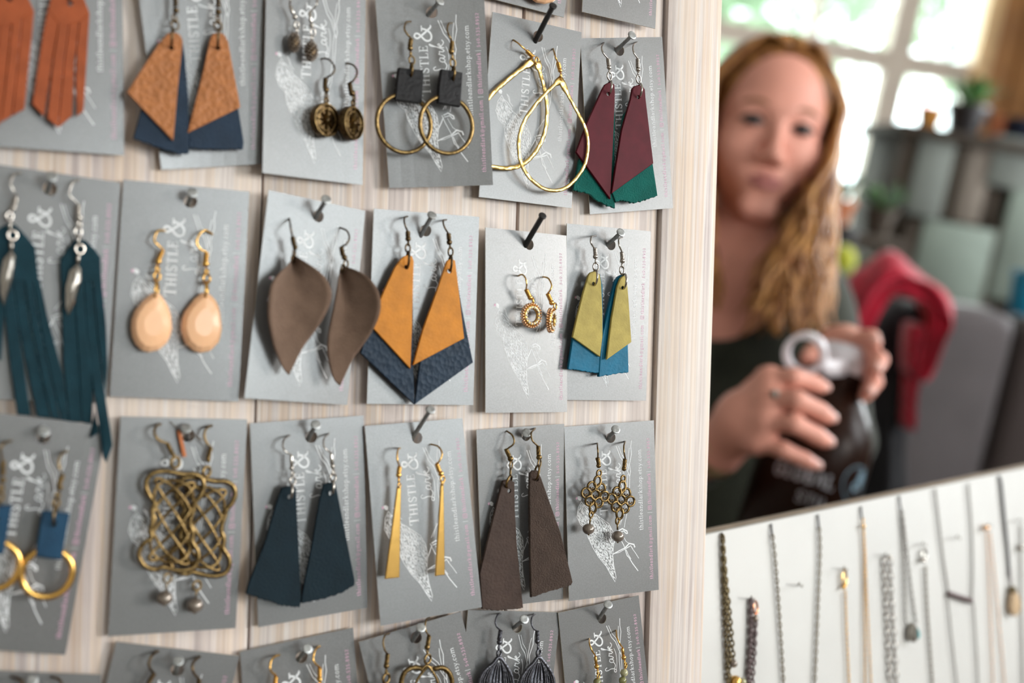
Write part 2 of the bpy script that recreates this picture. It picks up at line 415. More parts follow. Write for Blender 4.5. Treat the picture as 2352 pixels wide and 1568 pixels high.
G['B'] = (.8, [([(.18, 0), (.18, 1)], .16), ([(.18, .96), (.4, .96)] + arc(.4, .74, .22, .22, 90, -90, 6) + [(.18, .52)], .13), ([(.4, .52)] + arc(.42, .27, .26, .24, 90, -90, 6) + [(.18, .03)], .13)])
G['U'] = (.9, [([(.18, 1), (.18, .3)] + arc(.45, .3, .27, .27, 180, 360, 8) + [(.72, 1)], .14)])
G[' '] = (.35, [])

def ribbon(pl, w):
    """flat stroke: polyline (2D) -> list of (verts2d, faces)"""
    P = [Vector(p) for p in pl]; V = []; Fc = []; n = len(P)
    ws = w if isinstance(w, (list, tuple)) else [w] * n
    for i in range(n):
        a = P[max(i - 1, 0)]; b = P[min(i + 1, n - 1)]; t = b - a
        if t.length < 1e-9: t = Vector((1, 0))
        t.normalize(); nn = Vector((-t.y, t.x)) * ws[i] * .5
        V += [P[i] + nn, P[i] - nn]
    for i in range(n - 1): Fc.append((2 * i, 2 * i + 1, 2 * i + 3, 2 * i + 2))
    return V, Fc
def text_strokes(s, size, track=0.0, length=None):
    """returns stroke list in reading axes, size = cap height; scaled along to fit length if given"""
    x = 0; out = []
    for ch in s:
        w, st = G[ch]
        for pl, k in st: out.append(([((x + px_) * size, py_ * size) for px_, py_ in pl], k * size))
        x += w + track
    tot = (x - track) * size
    if length:
        f = length / tot
        out = [([(a * f, b) for a, b in pl], k) for pl, k in out]; tot = length
    return out, tot
class Print:                                            # collects strokes in card millimetres (x right, y down)
    def __init__(s): s.V = []; s.F = []
    def add(s, pl, w):
        v, f = ribbon(pl, w); b = len(s.V); s.V += v; s.F += [tuple(i + b for i in q) for q in f]
    def text(s, t, size, xb, ystart, yend, track=.03):
        st, tot = text_strokes(t, size, track, abs(ystart - yend))
        for pl, k in st: s.add([(xb - b, ystart - a) for a, b in pl], k)
    def poly(s, pts):
        b = len(s.V); s.V += [Vector(p) for p in pts]
        for t in tessellate_polygon([[Vector((p[0], p[1], 0)) for p in pts]]): s.F.append(tuple(b + i for i in t))
def k16(*pts): return [((x - 20) * .0752, (y - 15) * .0576) for x, y in pts]
WP, PP = Print(), Print()
WP.text('T', 4.9, 23.2, 46.6, 42.6)
WP.text('HISTLE', 4.2, 23.0, 42.3, 23.4, .1)
WP.text('&', 8.4, 25.2, 21.8, 14.0)
WP.text('thistleandlarkshop.etsy.com', 2.35, 42.9, 56.8, 14.6, .05)
PP.text('thistleandlark@gmail.com', 2.0, 47.9, 82.9, 49.5, .12)
WP.text('|', 2.2, 47.9, 48.6, 47.4)
PP.text('#', 2.3, 47.9, 46.7, 44.0)
PP.text('thistleandlark', 2.0, 47.9, 43.6, 27.4, .12)
WP.text('|', 2.2, 47.9, 27.1, 26.0)
PP.text('540.535.8952', 2.1, 47.9, 25.0, 9.0, .12)
# script word
for pl, w in [
    (((3.3, 5.0), (2.7, 6.1), (1.8, 6.0), (1.7, 4.6), (2.2, 2.6), (1.9, .6), (1.0, -.5), (.1, -.1), (.5, .8), (2.0, .5), (3.6, -.3), (5.0, .3), (5.6, 1.0)), .42),
    (((7.2, 2.5), (6.2, 2.9), (5.4, 1.6), (5.9, .3), (6.9, .9), (7.4, 2.6), (7.3, .9), (7.8, .2), (8.6, 1.2)), .40),
    (((8.6, 1.2), (9.1, 3.0), (9.5, 2.5), (10.3, 2.6), (10.1, 1.2), (10.6, .2), (11.5, 1.2)), .40),
    (((11.5, 1.2), (13.0, 5.0), (13.9, 6.9), (13.0, 6.3), (12.4, 3.2), (12.0, .1)), .42),
    (((12.2, 1.2), (13.4, 2.9), (13.9, 2.3), (12.9, 1.6), (13.6, .6), (14.6, .1), (15.8, .9)), .40),
    (((1.0, -.5), (5.0, -1.5), (9.5, -1.7), (12.5, -.9)), .28)]:
    WP.add([(31.6 - q.y - q.x * .06, 36.6 - q.x) for q in spline([(a, b, 0) for a, b in pl], 4)], w)
# bird clinging head-down to a thistle stem
BODY = k16((130, 690), (104, 745), (95, 825), (118, 892), (158, 935), (170, 1012), (205, 1110), (245, 1200), (300, 1290), (332, 1370), (365, 1440), (373, 1400), (358, 1290), (352, 1190), (366, 1080), (360, 990), (330, 912), (280, 862), (230, 815), (180, 780), (150, 730))
WP.add(BODY + BODY[:1], .28)
def inside(p, poly):
    c = False; j = len(poly) - 1
    for i in range(len(poly)):
        if (poly[i][1] > p[1]) != (poly[j][1] > p[1]) and p[0] < (poly[j][0] - poly[i][0]) * (p[1] - poly[i][1]) / (poly[j][1] - poly[i][1]) + poly[i][0]: c = not c
        j = i
    return c
_r = rnd(5)
for yy in range(36, 84):
    for xx in range(0, 22):
        for dx_ in (0, .47):
            p = (5 + xx * .95 + dx_ + _r.uniform(-.35, .35), yy + _r.uniform(-.5, .5)); a_ = _r.uniform(.1, .7)
            q = (p[0] + a_, p[1] + _r.uniform(.8, 1.5))
            if inside(p, BODY) and inside(q, BODY) and _r.random() < .8: WP.add([p, q], _r.uniform(.22, .48))
for pts, w in [
    (((165, 670), (178, 700), (190, 735), (215, 765)), .3), (((165, 670), (185, 695), (192, 735)), .3), (((140, 715), (175, 742), (210, 790)), .3),
    (((400, 220), (412, 262), (432, 330), (462, 380), (478, 440), (497, 505)), .35), (((418, 222), (440, 300), (470, 350), (482, 400), (490, 450)), .28),
    (((517, 180), (512, 240), (516, 300), (498, 400), (505, 460), (497, 505)), .35), (((500, 245), (492, 300), (488, 380), (490, 450)), .28),
    (((484, 480), (476, 560), (478, 640), (466, 760), (455, 830)), .3), (((497, 505), (494, 600), (486, 700), (470, 830)), .3),
    (((455, 830), (430, 880), (400, 940)), .28), (((470, 830), (455, 900), (445, 960)), .28), (((445, 830), (425, 905), (415, 935)), .2),
    (((390, 985), (410, 1050), (440, 1125), (460, 1215)), .4), (((425, 1010), (455, 1085), (480, 1110)), .3),
    (((360, 1100), (382, 1050), (400, 1000)), .5), (((352, 1190), (400, 1165), (455, 1140)), .55), (((350, 1186), (400, 1180), (455, 1150)), .3),
    (((400, 985), (430, 968), (465, 995), (468, 1020)), .7), (((405, 1000), (440, 990), (462, 1020)), .5),
    (((450, 1140), (480, 1108), (515, 1122), (522, 1150)), .75), (((455, 1150), (490, 1130), (505, 1160)), .5),
    (((460, 1215), (475, 1235), (500, 1290), (542, 1366)), .45), (((455, 1160), (470, 1210), (490, 1250)), .35), (((500, 1155), (525, 1200), (550, 1253)), .3)]:
    WP.add(k16(*pts), w)
WP.poly(k16((98, 655), (106, 640), (120, 642), (132, 656), (128, 680), (112, 678)))
PP.poly(k16((88, 655), (96, 644), (104, 650), (104, 664), (94, 670)))

# ------------------------------------------------------------------ cards: corners TL TR BR BL in photo pixels, heights over the board (mm) at those corners
CARDS = {}
class Card: pass
def inv_bilin(q, p):
    u, v = .5, .5
    for _ in range(25):
        x = [(1 - u) * (1 - v) * q[0][k] + u * (1 - v) * q[1][k] + u * v * q[2][k] + (1 - u) * v * q[3][k] - p[k] for k in (0, 1)]
        du = [(1 - v) * (q[1][k] - q[0][k]) + v * (q[2][k] - q[3][k]) for k in (0, 1)]
        dv = [(1 - u) * (q[3][k] - q[0][k]) + u * (q[2][k] - q[1][k]) for k in (0, 1)]
        det = du[0] * dv[1] - du[1] * dv[0]
        u -= (x[0] * dv[1] - x[1] * dv[0]) / det; v -= (du[0] * x[1] - du[1] * x[0]) / det
    return u, v
def card(key, quad, ds, hole, what, nail=None, nmat='nail', curl=0.0):
    """nail: (base px, head px) on the photo; head sticks out by its real length"""
    c = Card(); c.q = quad; c.ds = ds
    K = [A(*quad[i], ds[i]) for i in range(4)]
    def S(u, v, off=0.0):
        p = K[0] * ((1 - u) * (1 - v)) + K[1] * (u * (1 - v)) + K[2] * (u * v) + K[3] * ((1 - u) * v)
        return Vector((p.x, p.y, p.z + mm(off + curl * 4 * (u - .5) ** 2)))
    c.S = S
    c.d = lambda px, py: S(*[min(1.3, max(-.3, t)) for t in inv_bilin(quad, (px, py))]).z * 1000
    hu, hv = inv_bilin(quad, hole) if hole else (.52, .075)
    c.hole = S(hu, hv)
    anchor = S(.5, 1)
    T = Thing('earring_card', 'grey printed card holding the ' + what, 'card', MAIN.M, anchor, 'earring cards on the plank board'); c.T = T
    # sheet with a punched hole
    nu, nv, th = 8, 14, .42; V = []; Fc = []; FM = []
    ru, rv = 2.75 / 51, 2.75 / 89
    grid = {}
    def vid(i, j, b):
        if (i, j, b) not in grid: grid[(i, j, b)] = len(V); V.append(S(i / nu, j / nv, -th * b) - anchor)
        return grid[(i, j, b)]
    i0, i1 = max(0, int((hu - ru) * nu - .15)), min(nu, int((hu + ru) * nu + 1.15))
    j0, j1 = max(0, int((hv - rv) * nv - .05)), min(nv, int((hv + rv) * nv + 1.05))
    hole_ok = (hu - ru) * nu > i0 and (hv - rv) * nv > j0
    for b in (0, 1):
        for i in range(nu):
            for j in range(nv):
                if hole_ok and i0 <= i < i1 and j0 <= j < j1: continue
                f = (vid(i, j, b), vid(i, j + 1, b), vid(i + 1, j + 1, b), vid(i + 1, j, b))
                Fc.append(f if b == 0 else f[::-1]); FM.append(0)
        if hole_ok:
            rim = [(i, j0) for i in range(i0, i1)] + [(i1, j) for j in range(j0, j1)] + [(i, j1) for i in range(i1, i0, -1)] + [(i0, j) for j in range(j1, j0, -1)]
            ids = [vid(i, j, b) for i, j in rim]; L1 = [Vector((i / nu * 51, j / nv * 89, 0)) for i, j in rim]
            k = 16; f0 = len(V); L2 = []
            for q in range(k):
                a = 2 * math.pi * q / k; u, v = hu + ru * math.cos(a), hv + rv * math.sin(a)
                V.append(S(u, v, -th * b) - anchor); L2.append(Vector((u * 51, v * 89, 0)))
            ids += list(range(f0, f0 + k))
            if b == 0: h0 = f0
            else:
                for q in range(k):
                    r_ = (q + 1) % k; Fc.append((h0 + q, h0 + r_, f0 + r_, f0 + q)); FM.append(1)
            for t in tessellate_polygon([L1, L2]):
                Fc.append(orient(V, [ids[i] for i in t], 1 if b == 0 else -1)); FM.append(0)
    edge = [(i, 0) for i in range(nu)] + [(nu, j) for j in range(nv)] + [(i, nv) for i in range(nu, 0, -1)] + [(0, j) for j in range(nv, 0, -1)]
    for a in range(len(edge)):
        e0, e1 = edge[a], edge[(a + 1) % len(edge)]
        Fc.append((vid(*e1, 0), vid(*e0, 0), vid(*e0, 1), vid(*e1, 1))); FM.append(1)
    mesh_obj('card_sheet', V, Fc, None, T.o, smooth=False, mats=[M['paper'], M['paper_edge']], fmat=FM)
    for nm, pr, mt in (('white_print', WP, 'print_white'), ('pink_print', PP, 'print_pink')):
        Fk = [f for f in pr.F if not any((pr.V[i].x / 51 - hu) ** 2 / ru ** 2 + (pr.V[i].y / 89 - hv) ** 2 / rv ** 2 < 1.1 for i in f)]
        VV = [S(p.x / 51, p.y / 89, .07) - anchor for p in pr.V]
        mesh_obj(nm, VV, Fk, M[mt], T.o, smooth=False)['kind'] = 'stuff'
    CARDS[key] = c
    # its nail
    if nail is None: nail = ((quad[0][0] * .48 + quad[1][0] * .52, quad[0][1] * .5 + quad[1][1] * .5 + 34), (quad[0][0] * .48 + quad[1][0] * .52 + 18, quad[0][1] * .5 + quad[1][1] * .5 + 2))
    (bx_, by_), (hx_, hy_), *out = nail
    out = out[0] if out else 12
    p0 = A(bx_, by_, c.hole.z * 1000); p1 = A(hx_, hy_, c.hole.z * 1000 + out)
    ax = (p1 - p0).normalized(); pb = p0 - ax * (p0.z / max(ax.z, .3) + .004)
    rr = .0010 if nmat == 'nail' else .00135
    hr = .0023 if nmat == 'nail' else .00195
    L_ = (p1 - pb).length
    prof = [(rr * .2, 0), (rr, .002), (rr, L_ - .0016), (rr * 1.3, L_ - .0011), (hr, L_ - .0008), (hr, L_ - .0001), (hr * .86, L_ + .0001), (hr * .5, L_ + .00012)]
    single('nail', ('black' if nmat != 'nail' else 'grey steel') + ' nail pinning up the card of ' + what, 'nail', MAIN.M, pb, lathe(prof, 12, ax, pb), M[nmat], 'nails in the plank board', smooth='auto')
    return c

card('A0', [(1158, -416), (1355, -365), (1295, 40), (1098, -11)], [5, 5, 4, 5], None, 'single-colour peach drop earrings beside the black nail')
card('A1', [(1350, -370), (1523, -330), (1505, 66), (1337, 27)], [6, 5, 6, 8], None, 'earrings above the burgundy kite pair')
card('11', [(-30, -175), (280, -165), (285, 357), (-25, 335)], [5, 4, 4, 6], None, 'rust leather fringe earrings')
card('12', [(304, -115), (606, -125), (598, 377), (370, 390)], [5, 5, 3, 3], None, 'tan and navy kite earrings', curl=.8)
card('13', [(612, -75), (840, -60), (832, 425), (602, 397)], [8, 5, 5, 9], None, 'pinecone and compass earrings', curl=.5)
card('14', [(860, -8), (1110, -15), (1131, 425), (893, 432)], [5, 12, 14, 5], (990, 28), 'black leather loop and brass ring earrings', ((984, 33), (1011, 1), 9), curl=.7)
card('15', [(1131, 27), (1336, 74), (1313, 478), (1100, 452)], [6, 6, 6, 6], (1234, 83), 'hammered gold teardrop earrings', ((1230, 93), (1271, 12), 20), 'nail_black')
card('16', [(1333, 88), (1521, 85), (1546, 478), (1355, 492)], [4, 5, 6, 4], (1422, 116), 'burgundy and teal kite earrings', ((1416, 116), (1453, 80), 13))
card('21', [(-35, 373), (277, 419), (243, 925), (-60, 915)], [4, 4, 4, 4], (111, 433), 'long teal fringe earrings', ((109, 440), (119, 404), 10))
card('22', [(283, 412), (573, 440), (548, 922), (252, 910)], [4, 4, 4, 3], (434, 462), 'peach faceted drop earrings', ((433, 466), (442, 441), 8))
card('23', [(617, 436), (839, 484), (798, 930), (561, 914)], [8, 6, 5, 9], (729, 496), 'taupe leather leaf earrings', ((724, 500), (750, 457), 13))
card('24', [(858, 479), (1100, 498), (1086, 930), (842, 927)], [5, 5, 5, 5], (975, 529), 'mustard and navy kite earrings', ((967, 540), (993, 493), 11), curl=.4)
card('25', [(1115, 522), (1301, 541), (1303, 946), (1115, 948)], [6.5, 5, 5, 6.5], (1214, 561), 'gold rhinestone ring earrings', ((1207, 562), (1247, 494), 17), 'nail_black')
card('26', [(1302, 513), (1495, 531), (1484, 920), (1297, 918)], [4, 5, 5, 4], (1402, 562), 'olive and blue leather earrings', ((1396, 562), (1427, 533), 11))
card('31', [(-60, 942), (245, 978), (150, 1504), (-150, 1482)], [10, 9, 6, 6], (96, 1002), 'blue leather loop and gold ring earrings', ((97, 1003), (101, 989), 5))
card('32', [(277, 956), (568, 963), (541, 1442), (248, 1461)], [4, 4, 4, 4], (429, 1000), 'large brass knot earrings', ((428, 1000), (427, 983), 5))
card('33', [(574, 972), (835, 954), (844, 1395), (593, 1440)], [4, 4, 4, 4], (712, 1003), 'navy leather trapezoid earrings', ((708, 1006), (726, 974), 10))
card('34', [(838, 978), (1062, 960), (1107, 1394), (874, 1437)], [6, 9, 12, 10], (956, 1005), 'slim gold bar earrings', ((951, 1000), (989, 939), 16))
card('35', [(1094, 987), (1296, 973), (1293, 1375), (1109, 1398)], [4, 4, 3, 3], (1207, 1000), 'brown suede trapezoid earrings', ((1205, 1003), (1210, 993), 5))
card('36', [(1296, 980), (1502, 965), (1513, 1354), (1307, 1380)], [4, 6, 7, 6], (1401, 1005), 'small bronze knot earrings', ((1396, 1007), (1415, 985), 9))
card('41', [(-80, 1536), (232, 1549), (210, 2070), (-110, 2060)], [4, 4, 4, 4], (72, 1575), 'bronze hook earrings below the gold ring pair', ((72, 1577), (74, 1561), 6))
card('42', [(267, 1473), (550, 1506), (430, 1985), (150, 1955)], [4, 4, 4, 4], (404, 1538), 'bronze hook earrings below the large knot pair', ((404, 1542), (409, 1516), 8))
card('43', [(551, 1496), (811, 1441), (845, 1890), (585, 1955)], [3, 3, 4, 4], (690, 1509), 'gold hook earrings below the navy trapezoids', ((688, 1510), (707, 1488), 8))
card('44', [(824, 1474), (1058, 1404), (1170, 1830), (930, 1900)], [6, 5, 6, 7], (953, 1464), 'brass heart knot earrings', ((948, 1470), (967, 1440), 10))
card('45', [(1075, 1400), (1288, 1406), (1240, 1815), (1040, 1800)], [3, 3, 4, 4], (1186, 1441), 'black filigree drop earrings', ((1180, 1441), (1205, 1421), 10))
card('46', [(1282, 1407), (1467, 1367), (1508, 1755), (1320, 1800)], [4, 4, 4, 4], (1381, 1420), 'gold and green bead earrings', ((1376, 1420), (1397, 1387), 11))
# ------------------------------------------------------------------ earrings
def lin(r, g, b):
    return tuple(((c / 255) / 12.92 if c <= 10 else ((c / 255 + .055) / 1.055) ** 2.4) for c in (r, g, b))
def leather_mat(name, rgb, rough=.55, bump=.5, bscale=900, vor=False, sheen=0.0, noise=.12, spec=.17):
    return mat_plain(name, lin(*rgb), rough=rough, spec=spec, noise=noise, nscale=120, bump=bump, bscale=bscale, vor=vor, sheen=sheen)
LM = dict(
    rust=leather_mat('rust_leather', (152, 76, 42), .5, .3), tan=leather_mat('pebbled_tan_leather', (168, 108, 66), .45, .8, 420, True),
    navy=leather_mat('navy_leather', (30, 46, 64), .5, .5), black=leather_mat('black_leather', (26, 24, 26), .45, .7, 500),
    burgundy=leather_mat('glossy_burgundy_leather', (82, 14, 28), .5, .05, 900, spec=.14), teal=leather_mat('teal_suede', (12, 88, 80), .85, .9, 1200, sheen=.1),
    fringe=leather_mat('dark_teal_suede', (20, 50, 60), .8, .6, 900, sheen=.05), taupe=leather_mat('taupe_suede', (116, 94, 80), .85, .5, 1400, sheen=.1),
    mustard=leather_mat('mustard_leather', (196, 124, 36), .42, .22, 700), navy2=leather_mat('grained_navy_leather', (36, 50, 66), .5, .55, 450, True),
    olive=leather_mat('metallic_olive_leather', (170, 152, 82), .5, .25, 900), blue=leather_mat('bright_blue_leather', (8, 100, 132), .45, .3, 500),
    loopnavy=leather_mat('blue_leather', (30, 64, 90), .42, .4), trap=leather_mat('deep_navy_nubuck', (17, 34, 43), .65, .4, 1200),
    brown=leather_mat('dark_brown_leather', (68, 54, 48), .6, .5, 700), suede=leather_mat('brown_suede', (70, 57, 50), .9, 1.2, 1300, sheen=.1),
    copper=leather_mat('orange_leather_scrap', (196, 120, 78), .6, .4))
M['peach'] = mat_plain('peach_resin', lin(246, 192, 150), rough=.22, spec=.4, sss=.1, coat=.15)
M['stone'] = mat_plain('clear_rhinestone', (.85, .80, .72), rough=.06, spec=.9, metal=.35)
M['pearl'] = mat_plain('grey_pearl', (.22, .18, .15), rough=.22, metal=.5, coat=.6, noise=.25, nscale=250)
M['green_bead'] = mat_plain('mottled_green_stone', (.10, .09, .025), rough=.18, coat=.5, c2=(.26, .25, .10), nscale=300)
M['pale_bead'] = mat_plain('pale_green_stone', (.40, .38, .22), rough=.2, coat=.5, noise=.25, nscale=300)
M['thread'] = mat_plain('brown_thread', (.12, .08, .05), rough=.9)

def KC(ox, oy, s): return lambda x, y: (ox + x / s, oy + y / s)
K1, K2, K3, K4, K5, K6 = KC(0, 0, 3.92), KC(560, 0, 3.485), KC(1080, 0, 3.015), KC(0, 370, 2.613), KC(550, 400, 2.8), KC(1080, 460, 3.075)
K8, K9, K10, K11, K12, K13 = KC(550, 920, 2.42), KC(1060, 930, 2.458), KC(0, 1400, 3.92), KC(550, 1380, 3.92), KC(1050, 1380, 3.92), KC(0, 900, 3.137)
K14, K15, K16, K17, K18, K19 = KC(240, 940, 3.016), KC(1290, 960, 3.647), KC(1110, 520, 3.645), KC(600, 0, 3.648), KC(0, 500, 2.75), KC(540, 940, 3.136)

class Earring:
    def __init__(s, name, label, cardkey, K, at, lift=6.5, metal='brass', group=None):
        s.K = K; s.c = CARDS[cardkey]; s.metal = M[metal]
        s.de = s.c.d(*K(*at)) + lift
        s.T = Thing(name, label, 'earring', MAIN.M, A(*K(*at), s.de), group or 'pair of ' + label)
        a, b = s.pt(*at), s.pt(at[0], at[1] + 10); s.u = (a - b).length / 10    # metres per crop pixel
        s.seed = len(CARDS) + int(at[0]) * 7 + int(at[1])
    def pt(s, x, y, e=0.0): return A(*s.K(x, y), s.de + e)
    def P2(s, pts, e=0.0): return [s.pt(x, y, e) for x, y in pts]
    def part(s, name, geo, mat=None, **k): return s.T.part(name, geo, mat or s.metal, **k)
    def hook(s, wire, coil=None, bead=None, r=.00042, straight=False):
        x0, y0 = wire[0]; dc = s.c.d(*s.K(x0, y0)) - s.de                      # the wire starts in the card
        n = len(wire); pts = [s.pt(x0, y0, dc - 1.0)]
        for i, (x, y) in enumerate(wire):
            t = i / (n - 1); pts.append(s.pt(x, y, dc * (1 - t) ** 2 + .6 + 2.5 * math.sin(math.pi * t)))
        if coil: pts.append(s.pt(*coil[0]))
        s.part('ear_wire', tube(spline(pts, 5), r, 6))
        if coil:
            a, b = s.pt(*coil[0]), s.pt(*coil[1]); ax = (b - a); L = ax.length; ax.normalize(); u = ax.orthogonal().normalized(); w = ax.cross(u)
            if straight: s.part('collar', lathe([(.0006, 0), (.0008, L * .1), (.0008, L * .9), (.0006, L)], 10, ax, a))
            else:
                k = 6; hp = [a + ax * (L * i / (k * 9)) + (u * math.cos(2 * math.pi * i / 9) + w * math.sin(2 * math.pi * i / 9)) * .00075 for i in range(k * 9 + 1)]
                s.part('coil', tube(hp, .00043, 5))
        if bead: s.part('bead', ball(s.pt(bead[0], bead[1]), bead[2] * s.u * .95, 12, 8))
    def ring(s, x, y, r, ratio=.9, ang=90, wire=.00042, e=0.0, name='jump_ring', mat=None, n=20, parent=None):
        c = s.pt(x, y, e); R = r * s.u; a = math.radians(ang)
        U = Vector((math.cos(a), math.sin(a), 0)); Wv = Vector((-math.sin(a) * ratio, math.cos(a) * ratio, math.sqrt(max(0, 1 - ratio * ratio))))
        pts = [c + U * (R * math.cos(2 * math.pi * k / n)) + Wv * (R * math.sin(2 * math.pi * k / n)) for k in range(n)]
        return s.part(name, tube(pts, wire, 6, True), mat, parent=parent)
    def staple(s, x, y, r, ang=88, wire=.00055, ratio=.22, e=.2): s.ring(x, y, r, ratio, ang, wire, e)
    def leather(s, name, pts, mat, e=0.0, th=1.5, hole=None, rag=None, amp=.25, bend=None, tilt=None):
        P = s.P2(pts, e)
        if rag: P = ragged(P, rag, mm(amp), mm(.7), s.seed)
        zb = mm(s.de + e)
        if bend:
            ya, yb, am = s.pt(0, bend[0]).y, s.pt(0, bend[1]).y, mm(bend[2])
            zf = lambda x, y: zb + am * min(1, max(0, (ya - y) / (ya - yb))) ** 2
        elif tilt:
            x0 = s.pt(tilt[0], 0).x; zf = lambda x, y: zb + (x - x0) * tilt[1]
        else: zf = zb
        hs = []
        if hole:
            h = s.pt(hole[0], hole[1], e); hs = [(h.x, h.y, hole[2] * s.u)]
        if bend:                                                              # subdivide long edges so the strip can curve
            Q = []
            for i in range(len(P)):
                a, b = P[i], P[(i + 1) % len(P)]; k = max(1, int((b - a).length / .006))
                Q += [a.lerp(b, q / k) for q in range(k)]
            P = Q
        return s.part(name, slab(P, zf, mm(th), .00025, hs), LM.get(mat) or M[mat], smooth='auto')
    def generic_hook(s, x, y, mmscale=1.0):
        """ear wire above an attachment point (used where the top lies beyond the frame)"""
        k = .001 / s.u * mmscale
        s.ring(x, y - 2.2 * k, 2.3 * k, .5); s.ring(x, y - 5.5 * k, 1.8 * k, .9)
        s.hook([(x - 3 * k, y - 21 * k), (x - 5 * k, y - 22 * k), (x - 5.5 * k, y - 19 * k), (x - 1 * k, y - 14.5 * k)], ((x, y - 14 * k), (x, y - 9.5 * k)), (x, y - 8.4 * k, 1.35 * k))
    def solid(s, name, pts, mat, height, back=-.8, e=0.0, rings=((1, 0), (.97, .35), (.86, .72), (.62, .94), (.3, 1.0)), smooth=False):
        """domed stone with the traced outline"""
        P = s.P2(pts, e); n = len(P); c = sum(P, Vector()) / n; V = []; Fc = []
        for p in P: V.append(Vector((c.x + (p.x - c.x) * .9, c.y + (p.y - c.y) * .9, p.z + mm(back))))
        for k, hgt in rings:
            for p in P: V.append(Vector((c.x + (p.x - c.x) * k, c.y + (p.y - c.y) * k, p.z + mm(hgt * height))))
        V.append(Vector((c.x, c.y, c.z + mm(height)))); L = len(V) - 1; m = len(rings) + 1
        for i in range(m - 1):
            for k in range(n):
                l = (k + 1) % n; Fc.append((i * n + k, i * n + l, (i + 1) * n + l, (i + 1) * n + k))
        for k in range(n): Fc.append(((m - 1) * n + k, (m - 1) * n + (k + 1) % n, L))
        Fc.append(tuple(range(n - 1, -1, -1)))
        V_, F_ = V, Fc
        A_ = sum(P[i].x * P[(i + 1) % n].y - P[(i + 1) % n].x * P[i].y for i in range(n))
        if A_ < 0: F_ = [tuple(reversed(f)) for f in Fc]
        return s.part(name, (V_, F_), M[mat], smooth=smooth)

# --- rust fringe
for at, body, strips, hole in [
    ((632, 30), [(470, -60), (600, -95), (740, -60), (808, 120), (715, 205), (622, 212), (530, 212), (428, 90)],
     [[(428, 85), (528, 205), (470, 560), (395, 1048), (290, 935), (395, 250)], [(530, 205), (619, 205), (572, 560), (522, 1145), (425, 1065), (477, 560)],
      [(623, 205), (712, 195), (670, 560), (650, 1040), (527, 1145), (578, 560)], [(716, 195), (806, 125), (790, 400), (752, 1000), (690, 1045), (682, 700), (692, 400)]], (632, 30, 24)),
    ((90, -20), [(-110, 150), (-60, -60), (80, -100), (230, -70), (308, 100), (200, 165), (105, 215), (0, 235)],
     [[(202, 155), (307, 100), (290, 300), (220, 980), (110, 1038), (152, 650)], [(107, 205), (198, 155), (148, 650), (104, 1040), (5, 1100), (62, 650)],
      [(2, 225), (103, 205), (57, 650), (0, 1110), (-60, 1150), (-40, 600)], [(-110, 150), (-2, 225), (-44, 600), (-70, 1060), (-160, 960)]], (85, -10, 24))]:
    e = Earring('fringe_earring', 'rust leather fringe earring cut into pointed strips', '11', K1, at, 5, 'brass_dark')
    e.leather('fringe_top', body, 'rust', .1, 1.4, hole)
    for i, st in enumerate(strips): e.leather('fringe_strip', st, 'rust', -.1 + .25 * (i % 2), 1.3)
    e.generic_hook(hole[0], hole[1] - 30)

# --- tan over navy kites
e = Earring('layered_kite_earring', 'pebbled tan leather kite earring layered over navy leather', '12', K1, (1965, 350), 6, 'brass_dark')
e.leather('front_kite', [(1905, 320), (1930, 300), (1960, 290), (2000, 298), (2028, 320), (2055, 380), (2165, 965), (1690, 1195), (1830, 640), (1885, 380)], 'tan', 0, 1.5, (1965, 430, 22))
e.leather('back_kite', [(1880, 370), (1960, 320), (2046, 380), (2110, 760), (2196, 1280), (2188, 1342), (1950, 1345), (1705, 1335), (1697, 1190)], 'navy', -1.7, 1.5, None, [5, 6, 7], .3)
e.hook([(2010, -190), (1950, -190), (1925, -140), (1960, -70)], ((1970, -60), (1965, 72)), (1965, 108, 30)); e.ring(1962, 175, 38, .6); e.ring(1962, 235, 44, .85); e.staple(1965, 345, 92)
e = Earring('layered_kite_earring', 'pebbled tan leather kite earring layered over navy leather', '12', K1, (1550, 350), 7, 'brass_dark')
e.leather('front_kite', [(1500, 310), (1530, 293), (1560, 290), (1600, 298), (1628, 320), (1645, 370), (1600, 800), (1560, 1265), (1145, 830), (1330, 540), (1430, 390)], 'tan', 0, 1.5, (1545, 430, 22))
e.leather('back_kite', [(1500, 400), (1640, 340), (1668, 520), (1698, 900), (1702, 1380), (1610, 1388), (1400, 1322), (1200, 1245), (1275, 980)], 'navy', -1.7, 1.5, None, [4, 5, 6], .3)
e.hook([(1620, -190), (1570, -200), (1540, -140), (1570, -70)], ((1582, -60), (1580, 62)), (1583, 95, 30)); e.ring(1572, 165, 38, .6); e.ring(1575, 225, 44, .85); e.staple(1552, 340, 92)

# --- pinecones
def pinecone(e, x, y, w, h):
    c = e.pt(x, y); rw, rh = w * e.u, h * e.u
    core = e.part('cone_core', ball(c, 1.0, 12, 8, (rw * .82, rh, rw * .82)), M['brass_dark'])
    gs = []
    for i in range(64):
        t = (i + .5) / 64; yy = 1 - 2 * t; a = i * 2.39996; q = math.sqrt(max(.02, 1 - yy * yy))
        gs.append(ball(c + Vector((rw * .88 * q * math.cos(a), rh * yy * .96, rw * .88 * q * math.sin(a))), rw * .24, 6, 4, (1, .7, 1)))
    e.part('cone_scales', join(*gs), M['pewter'], kind='stuff')
e = Earring('pinecone_earring', 'small silvery pinecone charm earring', '13', K17, (295, 240), 5, 'silver')
e.hook([(300, -90), (262, -70), (246, -10), (238, 42)], ((238, 45), (270, 118)), (282, 142, 24), straight=True); e.ring(296, 212, 30, .8); e.ring(300, 258, 26, .5); pinecone(e, 275, 355, 52, 85)
e = Earring('pinecone_earring', 'small silvery pinecone charm earring', '13', K17, (425, 290), 6, 'silver')
